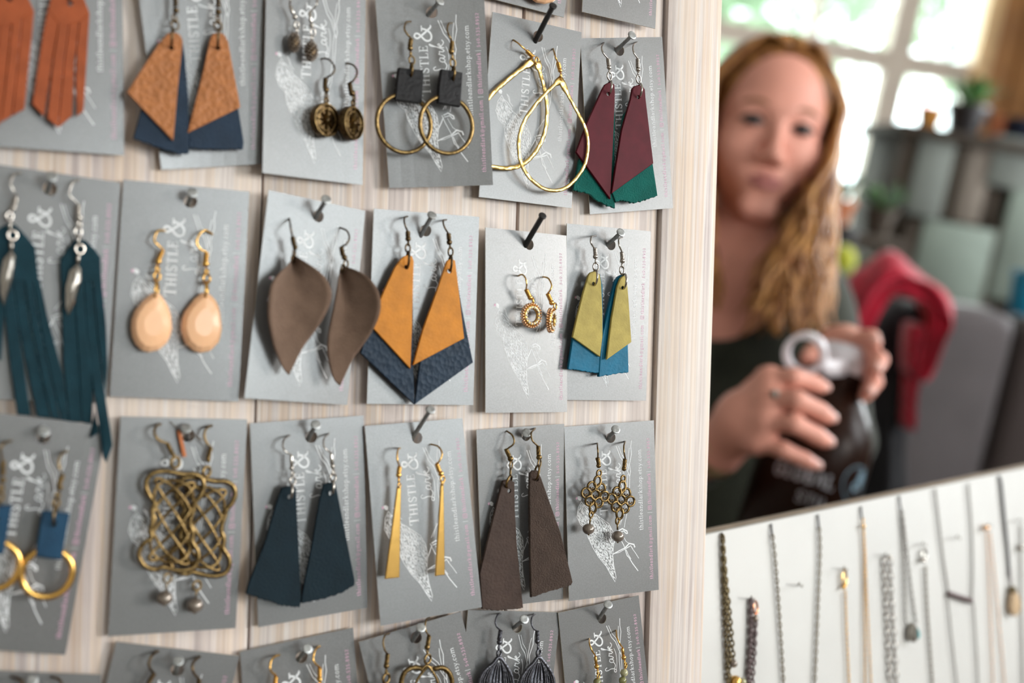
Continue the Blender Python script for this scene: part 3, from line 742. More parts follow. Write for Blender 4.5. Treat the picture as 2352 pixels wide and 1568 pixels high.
e.hook([(445, -70), (468, -10), (462, 35), (430, 80)], ((405, 98), (418, 190)), (422, 212, 22), straight=True); e.ring(432, 268, 32, .8); e.ring(424, 318, 26, .5); pinecone(e, 418, 430, 58, 84)
# --- compasses
def compass(e, x, y, ry, yaw):
    c = e.pt(x, y); R = ry * e.u; cy, sy = math.cos(math.radians(yaw)), math.sin(math.radians(yaw))
    U, Vv, N_ = Vector((cy, 0, -sy)), Vector((0, 1, 0)), Vector((sy, 0, cy)); t = .0032
    e.part('disc', lathe([(R * .9, -t), (R, -t * .8), (R, t * .0), (R * .97, t * .2), (R * .88, t * .2), (R * .84, -.0002), (R * .3, -.0003)], 36, N_, c), smooth='auto')
    for rr in (.93, .66): e.part('rim', tube([c + N_ * .0006 + U * (R * rr * math.cos(2 * math.pi * k / 36)) + Vv * (R * rr * math.sin(2 * math.pi * k / 36)) for k in range(36)], R * .045, 6, True), M['brass'])
    for k in range(8):
        a = math.pi / 4 * k; d = U * math.cos(a) + Vv * math.sin(a); q = N_.cross(d); L = R * (1.0 if k % 2 == 0 else .62)
        b = c + N_ * .0001
        V = [b + d * (R * .1) + q * (R * .09), b + d * (R * .1) - q * (R * .09), b + d * L + q * (R * .02), b + d * L - q * (R * .02), b + d * (R * .1) + N_ * .0014, b + d * L + N_ * .0009]
        e.part('compass_ray', (V, [(0, 4, 5, 2), (4, 1, 3, 5), (2, 5, 3), (0, 1, 4)]), M['brass'], smooth=False)
    e.part('hub', ball(c + N_ * .0006, R * .15, 10, 6))
e = Earring('compass_earring', 'antique brass compass disc earring', '13', K17, (545, 800), 6, 'brass_dark')
e.hook([(510, 492), (560, 495), (605, 540), (614, 590), (590, 625), (548, 650)], ((538, 655), (535, 735)), (545, 752, 28)); e.ring(545, 800, 30, .6); compass(e, 545, 1005, 143, 24); e.ring(545, 840, 22, .8, wire=.0006, name='bail')
e = Earring('compass_earring', 'antique brass compass disc earring', '13', K17, (770, 830), 6, 'brass_dark')
e.hook([(718, 530), (770, 545), (802, 590), (795, 640), (765, 680), (742, 692)], ((740, 695), (752, 765)), (762, 780, 30)); e.ring(778, 822, 28, .6); compass(e, 770, 1032, 143, 36); e.ring(770, 866, 22, .8, wire=.0006, name='bail')

# --- black leather loops with brass hoops
lab = 'folded black leather loop earring carrying a large brass ring'
for at, wire, coil, bead, r1, r2, stp, lth, hp, e2 in [
    ((1340, 500), [(1335, 172), (1300, 180), (1285, 230), (1310, 275), (1333, 300)], ((1340, 310), (1330, 368)), (1332, 385, 24), (1336, 430, 22), (1345, 482, 32), (1340, 565, 58),
     [(1245, 540), (1435, 560), (1441, 610), (1425, 825), (1330, 812), (1215, 795), (1230, 660)], (1283, 990, 231), 0),
    ((1672, 505), [(1665, 185), (1640, 190), (1628, 240), (1648, 295), (1664, 322)], ((1668, 330), (1662, 398)), (1660, 412, 26), (1670, 455, 22), (1672, 503, 34), (1676, 592, 60),
     [(1585, 550), (1752, 580), (1745, 700), (1735, 850), (1650, 838), (1560, 820), (1565, 690)], (1622, 1000, 228), 2.2)]:
    e = Earring('ring_earring', lab, '14', K2, at, 6 + e2, 'brass')
    e.hook(wire, coil, bead); e.ring(*r1, .5); e.ring(*r2, .9); e.staple(*stp)
    e.leather('leather_loop', lth, 'black', 1.6, 1.5, (stp[0], stp[1] + 40, 12)); e.leather('leather_loop_back', [(x - 8, y + 6) for x, y in lth], 'black', -1.6, 1.5)
    e.ring(hp[0], hp[1], hp[2], 1.0, 90, .00105, -.2, 'hoop', M['brass'], 56)

# --- hammered gold teardrops
def flatwire(e, pts, w, t, name, mat):
    P = spline(pts, 4); r = rnd(len(pts)); V = []; Fc = []; n = len(P)
    for i in range(n):
        a, b = P[max(0, i - 1)], P[min(n - 1, i + 1)]; d = (b - a).normalized(); q = Vector((-d.y, d.x, 0)); k = w * (1 + .07 * r.uniform(-1, 1)) * (1.9 if i < 3 or i > n - 4 else 1)
        z = Vector((0, 0, t * (1 + .08 * r.uniform(-1, 1))))
        V += [P[i] + q * k * .5, P[i] + q * k * .25 + z, P[i] - q * k * .25 + z, P[i] - q * k * .5, P[i] - z]
    for i in range(n - 1):
        for k in range(5): Fc.append((i * 5 + k, i * 5 + (k + 1) % 5, i * 5 + 5 + (k + 1) % 5, i * 5 + 5 + k))
    Fc += [(4, 3, 2, 1, 0), tuple(5 * (n - 1) + k for k in range(5))]
    Fc = [tuple(reversed(f)) for f in Fc]
    e.part(name, (V, Fc), mat, smooth=True)
lab = 'large hammered gold teardrop hoop earring'
e = Earring('teardrop_hoop_earring', lab, '15', K3, (628, 545), 6.5, 'gold')
e.hook([(575, 340), (584, 370), (592, 400), (604, 428)], ((608, 435), (618, 472)), (622, 488, 17)); e.ring(628, 525, 17, .6)
flatwire(e, e.P2([(622, 545), (690, 680), (750, 790), (795, 880), (815, 970), (812, 1060), (790, 1150), (730, 1240), (660, 1300), (580, 1320), (500, 1300), (420, 1240), (365, 1160), (340, 1080), (335, 980), (350, 900), (385, 820), (440, 740), (500, 670), (570, 600), (634, 545)]), .0019, .0004, 'hoop', M['gold_hammered'])
e = Earring('teardrop_hoop_earring', lab, '15', K3, (455, 420), 3, 'gold')
e.hook([(300, 278), (330, 298), (360, 325), (386, 348)], ((390, 352), (436, 396)), None); e.ring(462, 422, 26, .8)
flatwire(e, e.P2([(440, 420), (350, 480), (250, 560), (180, 622), (120, 690), (40, 800), (2, 900), (10, 1010), (40, 1080), (90, 1130), (160, 1155), (250, 1165), (330, 1152), (400, 1110), (460, 1040), (505, 950), (528, 850), (530, 720), (510, 600), (485, 510), (462, 425)]), .0022, .0004, 'hoop', M['gold_hammered'])

# --- burgundy over teal kites
lab = 'glossy burgundy leather kite earring layered over torn teal suede'
e = Earring('layered_kite_earring', lab, '16', K3, (965, 560), 7, 'silver')
e.hook([(925, 298), (910, 325), (920, 365), (950, 402)], ((955, 408), (960, 450)), (962, 467, 17)); e.ring(963, 495, 13, .5); e.ring(965, 527, 27, .9); e.staple(965, 606, 46)
e.leather('front_kite', [(935, 585), (955, 573), (980, 570), (1000, 585), (1004, 640), (990, 1000), (972, 1378), (735, 1052), (810, 850), (870, 720), (915, 620)], 'burgundy', 0, 1.4, (957, 650, 14))
e.leather('back_kite', [(755, 1110), (960, 700), (1002, 780), (1001, 1100), (1004, 1442), (950, 1428), (880, 1385), (830, 1345), (760, 1325), (713, 1315)], 'teal', -1.7, 1.5, None, [4, 5, 6, 7, 8], .45)
e = Earring('layered_kite_earring', lab, '16', K3, (1165, 580), 7.5, 'silver')
e.hook([(1152, 293), (1128, 318), (1133, 365), (1158, 402)], ((1160, 410), (1160, 465)), (1163, 482, 18)); e.ring(1163, 512, 13, .5); e.ring(1165, 548, 27, .9); e.staple(1172, 628, 48)
e.leather('front_kite', [(1125, 612), (1140, 595), (1165, 588), (1195, 595), (1212, 620), (1216, 680), (1270, 1130), (980, 1340), (1050, 900), (1110, 690)], 'burgundy', 0, 1.4, (1165, 672, 14))
e.leather('back_kite', [(1062, 800), (1150, 680), (1212, 690), (1260, 1100), (1299, 1355), (1200, 1390), (1120, 1405), (1040, 1385), (1010, 1402), (985, 1335)], 'teal', -1.7, 1.5, None, [4, 5, 6, 7], .45)

# --- long dark teal fringe with feather charms
def feather(e, eye, stem, out, K):
    e.ring(eye[0], eye[1], eye[2], .95, 90, .00055, 1.2, 'charm_eye', M['silver'])
    old, e.K = e.K, K; ou = e.u; e.u = (e.pt(0, 0) - e.pt(0, 10)).length / 10
    e.part('charm_stem', tube(e.P2(stem, 1.2), .0008, 8), M['silver'])
    e.solid('feather_charm', out, 'silver', 1.3, -.4, 1.0, ((1, 0), (.75, .5), (.3, 1.0)), False)
    a = e.pt(out[0][0], out[0][1], 2.4); b = min((e.pt(x, y, 2.0) for x, y in out), key=lambda p: p.y)
    e.part('feather_quill', tube([a, a.lerp(b, .5), b], [.0004, .0004, .0002], 6), M['silver'])
    e.K, e.u = old, ou
lab = 'long dark teal suede fringe earring with feather charm'
e = Earring('fringe_earring', lab, '21', K18, (500, 160), 3.2, 'silver')
e.leather('fringe_top', [(480, 130), (540, 142), (600, 200), (635, 248), (640, 400), (385, 400), (382, 265), (440, 175)], 'fringe', .15, 1.3, (505, 178, 16))
for i, st in enumerate([[(386, 385), (464, 385), (480, 650), (520, 1292), (435, 1287), (400, 900)], [(467, 385), (523, 385), (545, 700), (588, 1080), (580, 1305), (522, 1294), (482, 650)],
                        [(527, 385), (583, 385), (613, 750), (640, 950), (700, 1430), (660, 1540), (640, 1500), (606, 1200), (563, 900), (547, 700)], [(587, 385), (640, 385), (670, 680), (681, 950), (667, 1100), (643, 950), (617, 750)],
                        [(600, 1220), (618, 1352), (560, 1387), (580, 1290)]]):
    e.leather('fringe_strip', st, 'fringe', -.1 + .3 * (i % 2), 1.2, bend=(850, 1350, 5.2) if i in (2,) else ((1150, 1350, 4.0) if i == 4 else None))
_K, e.K = e.K, K4; e.u *= 2.75 / 2.613
e.hook([(472, 112), (436, 130), (414, 190), (430, 222), (462, 252)], ((470, 262), (468, 325)), (475, 340, 24), .0005); e.ring(476, 378, 20, .6, wire=.0006); e.ring(468, 425, 26, .8, wire=.0006); e.ring(478, 478, 26, .4, wire=.0006, e=.8)
feather(e, (480, 527, 28), [(497, 225), (490, 290)], [(490, 290), (512, 325), (512, 400), (475, 530), (432, 620), (414, 560), (415, 440), (440, 335)], K18); e.K = _K
e = Earring('fringe_earring', lab, '21', K18, (75, 60), 3.2, 'silver')
e.leather('fringe_top', [(-70, 150), (0, 62), (60, 32), (100, 45), (165, 115), (222, 185), (246, 400), (60, 400), (-60, 400)], 'fringe', .15, 1.3, (75, 80, 16))
for i, st in enumerate([[(-60, 385), (18, 385), (28, 600), (8, 900), (-60, 900)], [(21, 385), (74, 385), (110, 650), (160, 1000), (195, 1252), (110, 1242), (60, 900), (30, 600)],
                        [(77, 385), (148, 385), (185, 650), (258, 1000), (323, 1267), (235, 1257), (170, 950), (120, 700)], [(151, 385), (203, 385), (243, 650), (318, 1000), (383, 1277), (327, 1267), (262, 1000), (192, 650)],
                        [(207, 385), (250, 385), (300, 620), (400, 1000), (434, 1287), (387, 1277), (312, 950), (247, 650)]]):
    e.leather('fringe_strip', st, 'fringe', -.1 + .3 * (i % 2), 1.2)
_K, e.K = e.K, K4; e.u *= 2.75 / 2.613
e.hook([(127, 70), (84, 82), (65, 130), (80, 180), (98, 210)], ((96, 215), (86, 268)), (80, 282, 22), .0005); e.ring(56, 330, 24, .8, wire=.0006); e.ring(70, 392, 26, .4, wire=.0006, e=.8)
feather(e, (75, 445, 28), [(72, 150), (72, 205)], [(72, 205), (97, 245), (95, 300), (82, 385), (45, 500), (25, 552), (5, 480), (0, 380), (22, 262)], K18); e.K = _K

# --- peach drops
lab = 'peach resin faceted teardrop earring on a golden hook'
for at, wire, coil, bead, rs, out in [
    ((940, 700), [(987, 416), (945, 420), (925, 468), (945, 502), (978, 530)], ((975, 537), (952, 592)), (950, 602, 21), [(945, 648, 20, .6), (942, 690, 26, .8), (940, 775, 62, .3)],
     [(935, 783), (962, 800), (985, 830), (1008, 870), (1025, 920), (1033, 1005), (1018, 1060), (998, 1095), (950, 1135), (890, 1148), (850, 1138), (812, 1100), (792, 1055), (784, 1005), (788, 950), (805, 900), (850, 840), (905, 795)]),
    ((1240, 710), [(1272, 437), (1232, 414), (1195, 440), (1180, 490), (1205, 530), (1236, 544)], ((1240, 550), (1235, 603)), (1235, 616, 23), [(1240, 663, 18, .6), (1240, 705, 30, .8), (1240, 778, 58, .3)],
     [(1232, 783), (1262, 800), (1290, 830), (1308, 865), (1320, 910), (1330, 1003), (1322, 1050), (1310, 1090), (1260, 1140), (1200, 1152), (1160, 1140), (1115, 1100), (1095, 1055), (1084, 1003), (1092, 940), (1108, 900), (1160, 830), (1200, 795)])]:
    e = Earring('drop_earring', lab, '22', K4, at, 4, 'gold')
    e.hook(wire, coil, bead, .0005)
    for r_ in rs: e.ring(*r_, wire=.0005)
    e.solid('drop_stone', out, 'peach', 4.2, -1.2, -.5, ((1, 0), (.97, .4), (.8, .85), (.45, 1.0)), False)
def drop_outline(cx, top, bot, hw):
    pts = []
    for k in range(18):
        a = 2 * math.pi * k / 18; yy = math.cos(a); w = math.sin(a) * (1 - .38 * yy) * hw
        pts.append((cx + w, (top + bot) / 2 - yy * (bot - top) / 2))
    return pts
for cx in (512, 330):
    e = Earring('drop_earring', 'peach drop earring on the card above the black nail', 'A0', K3, (cx, -330), 4, 'gold')
    e.generic_hook(cx, -350); e.solid('drop_stone', drop_outline(cx, -345, 28 - (512 - cx) * .26, 125), 'peach', 4.2, -1.2, -.5)

# --- taupe leather leaves
def resample(pts, n):
    P = [Vector(p) for p in pts]; L = [0]
    for i in range(1, len(P)): L.append(L[-1] + (P[i] - P[i - 1]).length)
    out = []
    for k in range(n):
        t = L[-1] * k / (n - 1); i = 1
        while i < len(L) - 1 and L[i] < t: i += 1
        f = (t - L[i - 1]) / max(1e-9, L[i] - L[i - 1]); out.append(P[i - 1].lerp(P[i], f))
    return out
def leaf(e, le, re, cup, lean, mid=.45):
    n, m = 22, 13; Lp, Rp = resample(spline(e.P2(le), 5), n), resample(spline(e.P2(re), 5), n); V = []; Fc = []; th = .0013
    for b in (0, 1):
        for i in range(n):
            t = i / (n - 1)
            for j in range(m):
                s_ = j / (m - 1); p = Lp[i].lerp(Rp[i], s_); x = (s_ - mid) * 2
                fold = math.exp(-((x) / .28) ** 2) * math.exp(-((t - .05) / .22) ** 2)
                z = mm(cup) * abs(x) ** 1.7 * math.sin(math.pi * min(1, t * 1.15 + .12)) - mm(4.0) * fold + mm(lean) * (s_ - .5) * math.sin(math.pi * t)
                V.append(Vector((p.x, p.y, p.z + z - b * th)))
    for i in range(n - 1):
        for j in range(m - 1):
            a = i * m + j; Fc.append((a, a + m, a + m + 1, a + 1)); o = n * m; Fc.append((o + a, o + a + 1, o + a + m + 1, o + a + m))
    for i in range(n - 1):
        o = n * m; a = i * m; b_ = a + m; Fc.append((a, o + a, o + b_, b_)); a += m - 1; b_ += m - 1; Fc.append((b_, o + b_, o + a, a))
    o = n * m
    for j in range(m - 1): Fc.append((j, j + 1, o + j + 1, o + j)); k = (n - 1) * m + j; Fc.append((k + 1, k, o + k, o + k + 1))
    e.part('leather_leaf', (V, Fc), LM['taupe'])
lab = 'taupe suede leaf earring pinched at the stem'
e = Earring('leaf_earring', lab, '23', K5, (350, 530), 9, 'brass_dark')
e.hook([(320, 287), (326, 320), (332, 360), (340, 398)], ((342, 405), (352, 455)), (358, 470, 19)); e.ring(352, 515, 30, .5); e.ring(345, 545, 25, .6, e=.5)
leaf(e, [(345, 528), (300, 590), (240, 640), (195, 700), (175, 780), (172, 900), (195, 1020), (230, 1130), (280, 1240), (318, 1290)], [(355, 528), (400, 560), (470, 610), (530, 670), (565, 750), (560, 830), (520, 930), (470, 1020), (400, 1130), (350, 1230), (320, 1290)], 5, 0)
e = Earring('leaf_earring', lab, '23', K5, (675, 610), 9, 'brass_dark')
e.hook([(650, 345), (692, 365), (707, 410), (688, 448), (658, 466)], ((655, 470), (665, 520)), (675, 535, 20)); e.ring(685, 575, 24, .8); e.ring(662, 608, 24, .6, e=.5)
leaf(e, [(662, 605), (640, 650), (628, 720), (605, 850), (580, 980), (570, 1100), (580, 1200), (608, 1310), (645, 1357)], [(682, 600), (750, 632), (810, 690), (850, 770), (858, 870), (830, 980), (780, 1090), (720, 1200), (648, 1358)], 5, 3, .3)

# --- mustard over navy kites
lab = 'mustard leather kite earring layered over grained navy leather'
e = Earring('layered_kite_earring', lab, '24', K5, (1083, 500), 7, 'brass_dark')
e.hook([(1080, 272), (1060, 285), (1064, 325), (1080, 362)], ((1083, 368), (1083, 398)), (1085, 415, 20)); e.ring(1086, 445, 13, .5); e.ring(1083, 476, 26, .85); e.staple(1083, 548, 52)
e.leather('front_kite', [(1040, 545), (1060, 527), (1085, 520), (1112, 527), (1122, 560), (1115, 800), (1110, 1000), (1100, 1250), (838, 965), (930, 750), (1000, 600)], 'mustard', 0, 1.4, (1075, 597, 15))
e.leather('back_kite', [(833, 980), (1040, 570), (1116, 560), (1118, 1230), (1126, 1480), (780, 1150)], 'navy2', -1.7, 1.5)
e = Earring('layered_kite_earring', lab, '24', K5, (1355, 520), 7, 'brass_dark')
e.hook([(1330, 293), (1310, 300), (1318, 338), (1340, 376)], ((1345, 382), (1347, 418)), (1350, 437, 20)); e.ring(1354, 466, 13, .5); e.ring(1358, 500, 27, .85); e.staple(1356, 572, 50)
e.leather('front_kite', [(1335, 560), (1350, 548), (1370, 545), (1388, 556), (1400, 650), (1446, 1055), (1118, 1228), (1180, 1000), (1270, 750)], 'mustard', 0, 1.4, (1352, 622, 16))
e.leather('back_kite', [(1250, 850), (1340, 640), (1396, 640), (1430, 850), (1503, 1210), (1128, 1480), (1162, 1210)], 'navy2', -1.7, 1.5)

# --- rhinestone rings
def donut(e, x, y, R, rin, yaw):
    c = e.pt(x, y); cy, sy = math.cos(math.radians(yaw)), math.sin(math.radians(yaw)); U, N_ = Vector((cy, 0, -sy)), Vector((sy, 0, cy)); Vv = Vector((0, 1, 0))
    R, rin = R * e.u, rin * e.u; rm = (R + rin) / 2; tr = (R - rin) / 2
    def pos(rr, k, n, z=0): a = 2 * math.pi * k / n; return c + (U * math.cos(a) + Vv * math.sin(a)) * rr + N_ * z
    e.part('ring_base', tube([pos(rm, k, 32) for k in range(32)], tr * .6, 8, True))
    e.part('bead_rim', join(*[ball(pos(R * .93, k, 26, .0004), tr * .30, 7, 5) for k in range(26)], *[ball(pos(R * .93, k + .5, 26, -.0009), tr * .30, 7, 5) for k in range(26)]), M['rose_gold'], kind='stuff')
    for k in range(14): e.part('rhinestone', ball(pos(rm * .95, k, 14, tr * .55), tr * .36, 6, 4), M['stone'], smooth=False)
lab = 'small gold ring earring set with rhinestones'
e = Earring('rhinestone_ring_earring', lab, '25', K16, (415, 640), 7, 'gold')
e.hook([(295, 412), (325, 402), (352, 430), (363, 480), (359, 522)], ((360, 530), (385, 582)), (393, 595, 23)); e.ring(418, 622, 24, .6); donut(e, 405, 745, 106, 38, 12)
e = Earring('rhinestone_ring_earring', lab, '25', K16, (600, 680), 7, 'gold')
e.hook([(505, 422), (545, 435), (572, 490), (562, 530), (543, 556)], ((540, 565), (565, 618)), (572, 637, 24)); e.ring(602, 668, 26, .8); donut(e, 573, 785, 104, 38, 46)

# --- olive over blue
lab = 'metallic olive leather kite earring layered over bright blue leather'
e = Earring('layered_kite_earring', lab, '26', K6, (885, 500), 7, 'silver')
e.hook([(888, 250), (857, 258), (852, 295), (872, 332)], ((882, 338), (885, 383)), (884, 397, 19)); e.ring(886, 430, 17, .5); e.ring(888, 470, 29, .95); e.staple(881, 545, 54)
e.leather('front_kite', [(838, 525), (850, 510), (872, 502), (900, 507), (916, 525), (926, 580), (936, 800), (936, 960), (918, 1105), (724, 966), (750, 850), (800, 650)], 'olive', 0, 1.4, (872, 588, 13))
e.leather('back_piece', [(728, 960), (880, 540), (918, 522), (936, 600), (941, 960), (912, 1216), (870, 1216), (800, 1206), (693, 1190)], 'blue', -1.8, 1.6, None, [5, 6, 7], .3)
e = Earring('layered_kite_earring', lab, '26', K6, (1075, 520), 7.5, 'silver')
e.hook([(1075, 264), (1050, 275), (1052, 315), (1070, 360)], ((1072, 368), (1075, 411)), (1075, 427, 20)); e.ring(1072, 460, 15, .5); e.ring(1072, 493, 28, .9); e.staple(1086, 572, 52)
e.leather('front_kite', [(1062, 552), (1078, 536), (1096, 532), (1108, 560), (1120, 700), (1140, 1000), (965, 1125), (1000, 830), (1040, 610)], 'olive', 0, 1.4, (1078, 615, 12))
e.leather('back_piece', [(1046, 540), (1075, 524), (1100, 560), (1112, 900), (1120, 1212), (1020, 1226), (910, 1246), (925, 1000), (980, 750), (1025, 575)], 'blue', -2.2, 2.0, None, [4, 5], .3)

# --- blue leather loops with gold rings
lab = 'blue leather loop earring carrying a thick gold ring'
for at, wire, coil, bead, rs, stp, lth, hp in [
    ((400, 860), [(482, 428), (440, 450), (420, 510), (435, 565), (448, 592)], ((450, 600), (420, 668)), (430, 690, 24), [(415, 745, 24, .6), (405, 800, 28, .8)], (397, 890, 75), [(310, 855), (505, 875), (480, 1000), (445, 1205), (350, 1195), (258, 1180), (285, 1000)], (340, 1303, 172)),
    ((-10, 800), [(78, 353), (30, 370), (2, 410), (10, 470)], ((20, 500), (20, 600)), (20, 635, 24), [(12, 695, 24, .6), (2, 755, 28, .8)], (-15, 860, 75), [(-120, 830), (85, 815), (55, 1000), (25, 1165), (-70, 1160), (-160, 1140), (-140, 1000)], (-45, 1250, 172))]:
    e = Earring('ring_earring', lab, '31', K13, at, 6, 'brass')
    e.hook(wire, coil, bead, .0005)
    for r_ in rs: e.ring(*r_, wire=.0005)
    e.staple(*stp); e.leather('leather_loop', lth, 'loopnavy', 1.4, 1.4, (stp[0], stp[1] + 55, 14)); e.leather('leather_loop_back', [(x - 8, y + 5) for x, y in lth], 'loopnavy', -1.4, 1.4)
    e.ring(hp[0], hp[1], hp[2], 1.0, 90, .0015, -.2, 'gold_ring', M['gold'], 44)

# --- brass knots with pearls
def knot(e, c, hw, hh, kind, wire):
    """woven wire lattice: c centre, hw/hh half-width and half-height vectors (crop px)"""
    def p(a, b, z=0.0): return e.pt(c[0] + hw[0] * a + hh[0] * b, c[1] + hw[1] * a + hh[1] * b, z)
    n = 168; pts = []
    if kind == 'rect':
        for k in range(n):
            t = 2 * math.pi * k / n
            pts.append(p(.74 * math.sin(5 * t), .86 * math.sin(3 * t + .3), .6 * math.sin(15 * t)))
        e.part('woven_wire', tube(pts, wire * 1.2, 6, True), M['brass'])
        FP = ((495, 440), (430, 428), (345, 438), (295, 485), (290, 550), (318, 605), (345, 645), (328, 705), (345, 765), (318, 830), (325, 890), (285, 918), (246, 970), (242, 1030), (282, 1085), (350, 1108), (400, 1092), (440, 1100), (500, 1112), (570, 1112), (625, 1085), (650, 1030), (640, 970), (608, 918), (612, 850), (592, 785), (615, 700), (632, 640), (665, 600), (688, 540), (675, 480), (625, 448), (560, 450))
        fr = []
        for x_, y_ in FP:
            dx, dy = x_ - 465, y_ - 775; det = 185 * 330 + 22 * 27; fr.append(((dx * 330 + dy * 27) / det, (185 * dy - 22 * dx) / det))
        e.part('lobed_frame', tube(spline([p(a, b) for a, b in fr], 5, True), wire * 1.75, 8, True))
    else:
        for q, (sx, sy) in enumerate(((0, -.70), (-.34, -.38), (.34, -.38), (-.70, 0), (0, 0), (.70, 0), (-.34, .38), (.34, .38), (0, .70))):
            rx_, ry_ = (.24, .30) if abs(sy) > .6 else (.30, .26)
            e.part('knot_loop', tube([p(sx + rx_ * math.cos(2 * math.pi * i / 18), sy + ry_ * math.sin(2 * math.pi * i / 18), .35 * math.sin(4 * math.pi * i / 18 + q)) for i in range(18)], wire, 6, True))
        for sx, sy in ((.34, -.38), (-.34, -.38), (.34, .38), (-.34, .38), (.72, 0), (-.72, 0), (0, 0)):
            e.part('scroll', tube([p(sx + .12 * math.cos(math.pi * i / 6), sy + .02 + .10 * math.sin(math.pi * i / 6), -.3) for i in range(7)], wire * .7, 5), M['brass_dark'])
def pearl_drop(e, eye, pin, pr, sq=(1, .88, 1)):
    e.ring(*eye, wire=.0005); e.part('pin', tube([e.pt(*pin[0]), e.pt(*pin[1])], .0004, 6)); e.part('pearl', ball(e.pt(pr[0], pr[1]), pr[2] * e.u, 16, 12, sq), M['pearl'])
    e.part('pearl_cap', ball(e.pt(pr[0], pr[1] + pr[2] * .88), .0006, 6, 4))
lab = 'large woven brass knot earring with a grey pearl drop'
e = Earring('knot_earring', lab, '32', K14, (490, 400), 6, 'brass')
e.hook([(385, 103), (355, 120), (345, 165), (373, 210), (425, 232)], ((432, 235), (466, 303)), (475, 315, 17), .0006); e.ring(490, 368, 38, .85, wire=.0007)
knot(e, (465, 775), (185, 22), (-27, 330), 'rect', .00062); pearl_drop(e, (437, 1168, 32, .9), ((432, 1195), (425, 1260)), (415, 1305, 58))
e = Earring('knot_earring', lab, '32', K14, (705, 450), 3.5, 'brass')
e.hook([(740, 113), (705, 132), (690, 185), (713, 242), (738, 260)], ((735, 264), (716, 338)), (718, 352, 18), .0006); e.ring(707, 430, 34, .85, wire=.0007)
knot(e, (678, 815), (188, 30), (-28, 325), 'rect', .00062); pearl_drop(e, (640, 1220, 34, .9), ((637, 1245), (632, 1305)), (625, 1355, 60))
_e = Earring.__new__(Earring); _e.K = K14; _e.c = CARDS['32']; _e.de = 6.5
single('leather_scrap', 'narrow orange leather scrap tied to the nail above the large brass knots', 'leather scrap', MAIN.M, _e.pt(540, 330), slab(_e.P2([(503, 150), (528, 142), (570, 325), (542, 332)]), mm(6.5), .0012), LM['copper'], smooth='auto')
single('thread', 'thin brown thread looped over the nail above the large brass knots', 'thread', MAIN.M, _e.pt(565, 150), tube(spline([_e.pt(455, 85, -1.5), _e.pt(510, 135, .4), _e.pt(545, 150, .8), _e.pt(600, 165, .6), _e.pt(680, 215, -1.5)], 5), .0002, 5), M['thread'])
lab = 'small bronze knot diamond earring with a grey pearl'
for at, wire, coil, bead, eye, kc, hw, hh, eye2, pin, prl, lf in [
    ((313, 470), [(300, 213), (300, 240), (304, 280), (303, 330)], ((300, 335), (312, 383)), (310, 398, 22), (313, 463, 28, .95), (281, 640), (112, 20), (-26, 156), (247, 806, 27, .9), ((243, 825), (236, 882)), (225, 928, 52), 7.5),
    ((515, 515), [(532, 198), (522, 230), (522, 280), (532, 335)], ((530, 345), (525, 408)), (523, 423, 22), (515, 508, 28, .95), (497, 685), (112, 14), (-15, 160), (468, 860, 26, .9), ((466, 880), (468, 935)), (470, 990, 54), 6)]:
    e = Earring('knot_earring', lab, '36', K15, at, lf, 'brass')
    e.hook(wire, coil, bead); e.ring(*eye, wire=.0005); knot(e, kc, hw, hh, 'diamond', .00062); pearl_drop(e, eye2, pin, prl)

# --- navy trapezoids
lab = 'deep navy leather trapezoid earring with a raw curved hem'
e = Earring('trapezoid_earring', lab, '33', K19, (410, 530), 6.5, 'silver')
e.hook([(392, 188), (352, 218), (345, 270), (368, 308), (398, 322)], ((405, 330), (408, 408)), (407, 422, 18), straight=True); e.ring(415, 465, 22, .6); e.ring(415, 515, 30, .85); e.staple(408, 590, 52)
e.leather('leather_piece', [(338, 565), (365, 556), (400, 553), (440, 566), (446, 700), (460, 1000), (475, 1380), (466, 1426), (330, 1411), (200, 1370), (80, 1326), (100, 1250), (220, 950), (290, 700)], 'trap', 0, 1.7, (395, 630, 17), [7, 8, 9], .3)
e = Earring('trapezoid_earring', lab, '33', K19, (705, 505), 6.5, 'silver')
e.hook([(674, 176), (642, 208), (638, 260), (658, 290), (688, 308)], ((690, 315), (700, 398)), (702, 410, 18), straight=True); e.ring(708, 452, 22, .6); e.ring(706, 490, 31, .85); e.staple(705, 560, 50)
e.leather('leather_piece', [(640, 540), (680, 528), (722, 530), (740, 610), (862, 1230), (861, 1265), (760, 1325), (640, 1365), (480, 1395), (485, 1330), (560, 950), (610, 650)], 'trap', .5, 1.7, (690, 605, 17), [5, 6, 7], .3)
# --- gold bars
lab = 'slim tapering gold bar earring'
for at, wire, coil, bead, rs, bar in [
    ((888, 470), [(893, 264), (880, 275), (877, 325), (890, 362)], ((890, 368), (885, 399)), (885, 413, 17), [(886, 442, 12, .5), (888, 470, 13, .8)], [(878, 482), (900, 480), (896, 700), (891, 983), (811, 992), (850, 700)]),
    ((1128, 445), [(1068, 243), (1104, 254), (1126, 290), (1114, 332), (1096, 348)], ((1097, 352), (1111, 390)), (1120, 405, 17), [(1129, 437, 18, .9), (1128, 458, 10, .7)], [(1121, 462), (1136, 460), (1140, 700), (1143, 968), (1090, 975), (1107, 700)])]:
    e = Earring('bar_earring', lab, '34', K8, at, 8, 'gold')
    e.hook(wire, coil, bead)
    for r_ in rs: e.ring(*r_)
    e.part('gold_bar', slab(e.P2(bar), mm(e.de), .0012, .0003), M['gold'], smooth='auto')
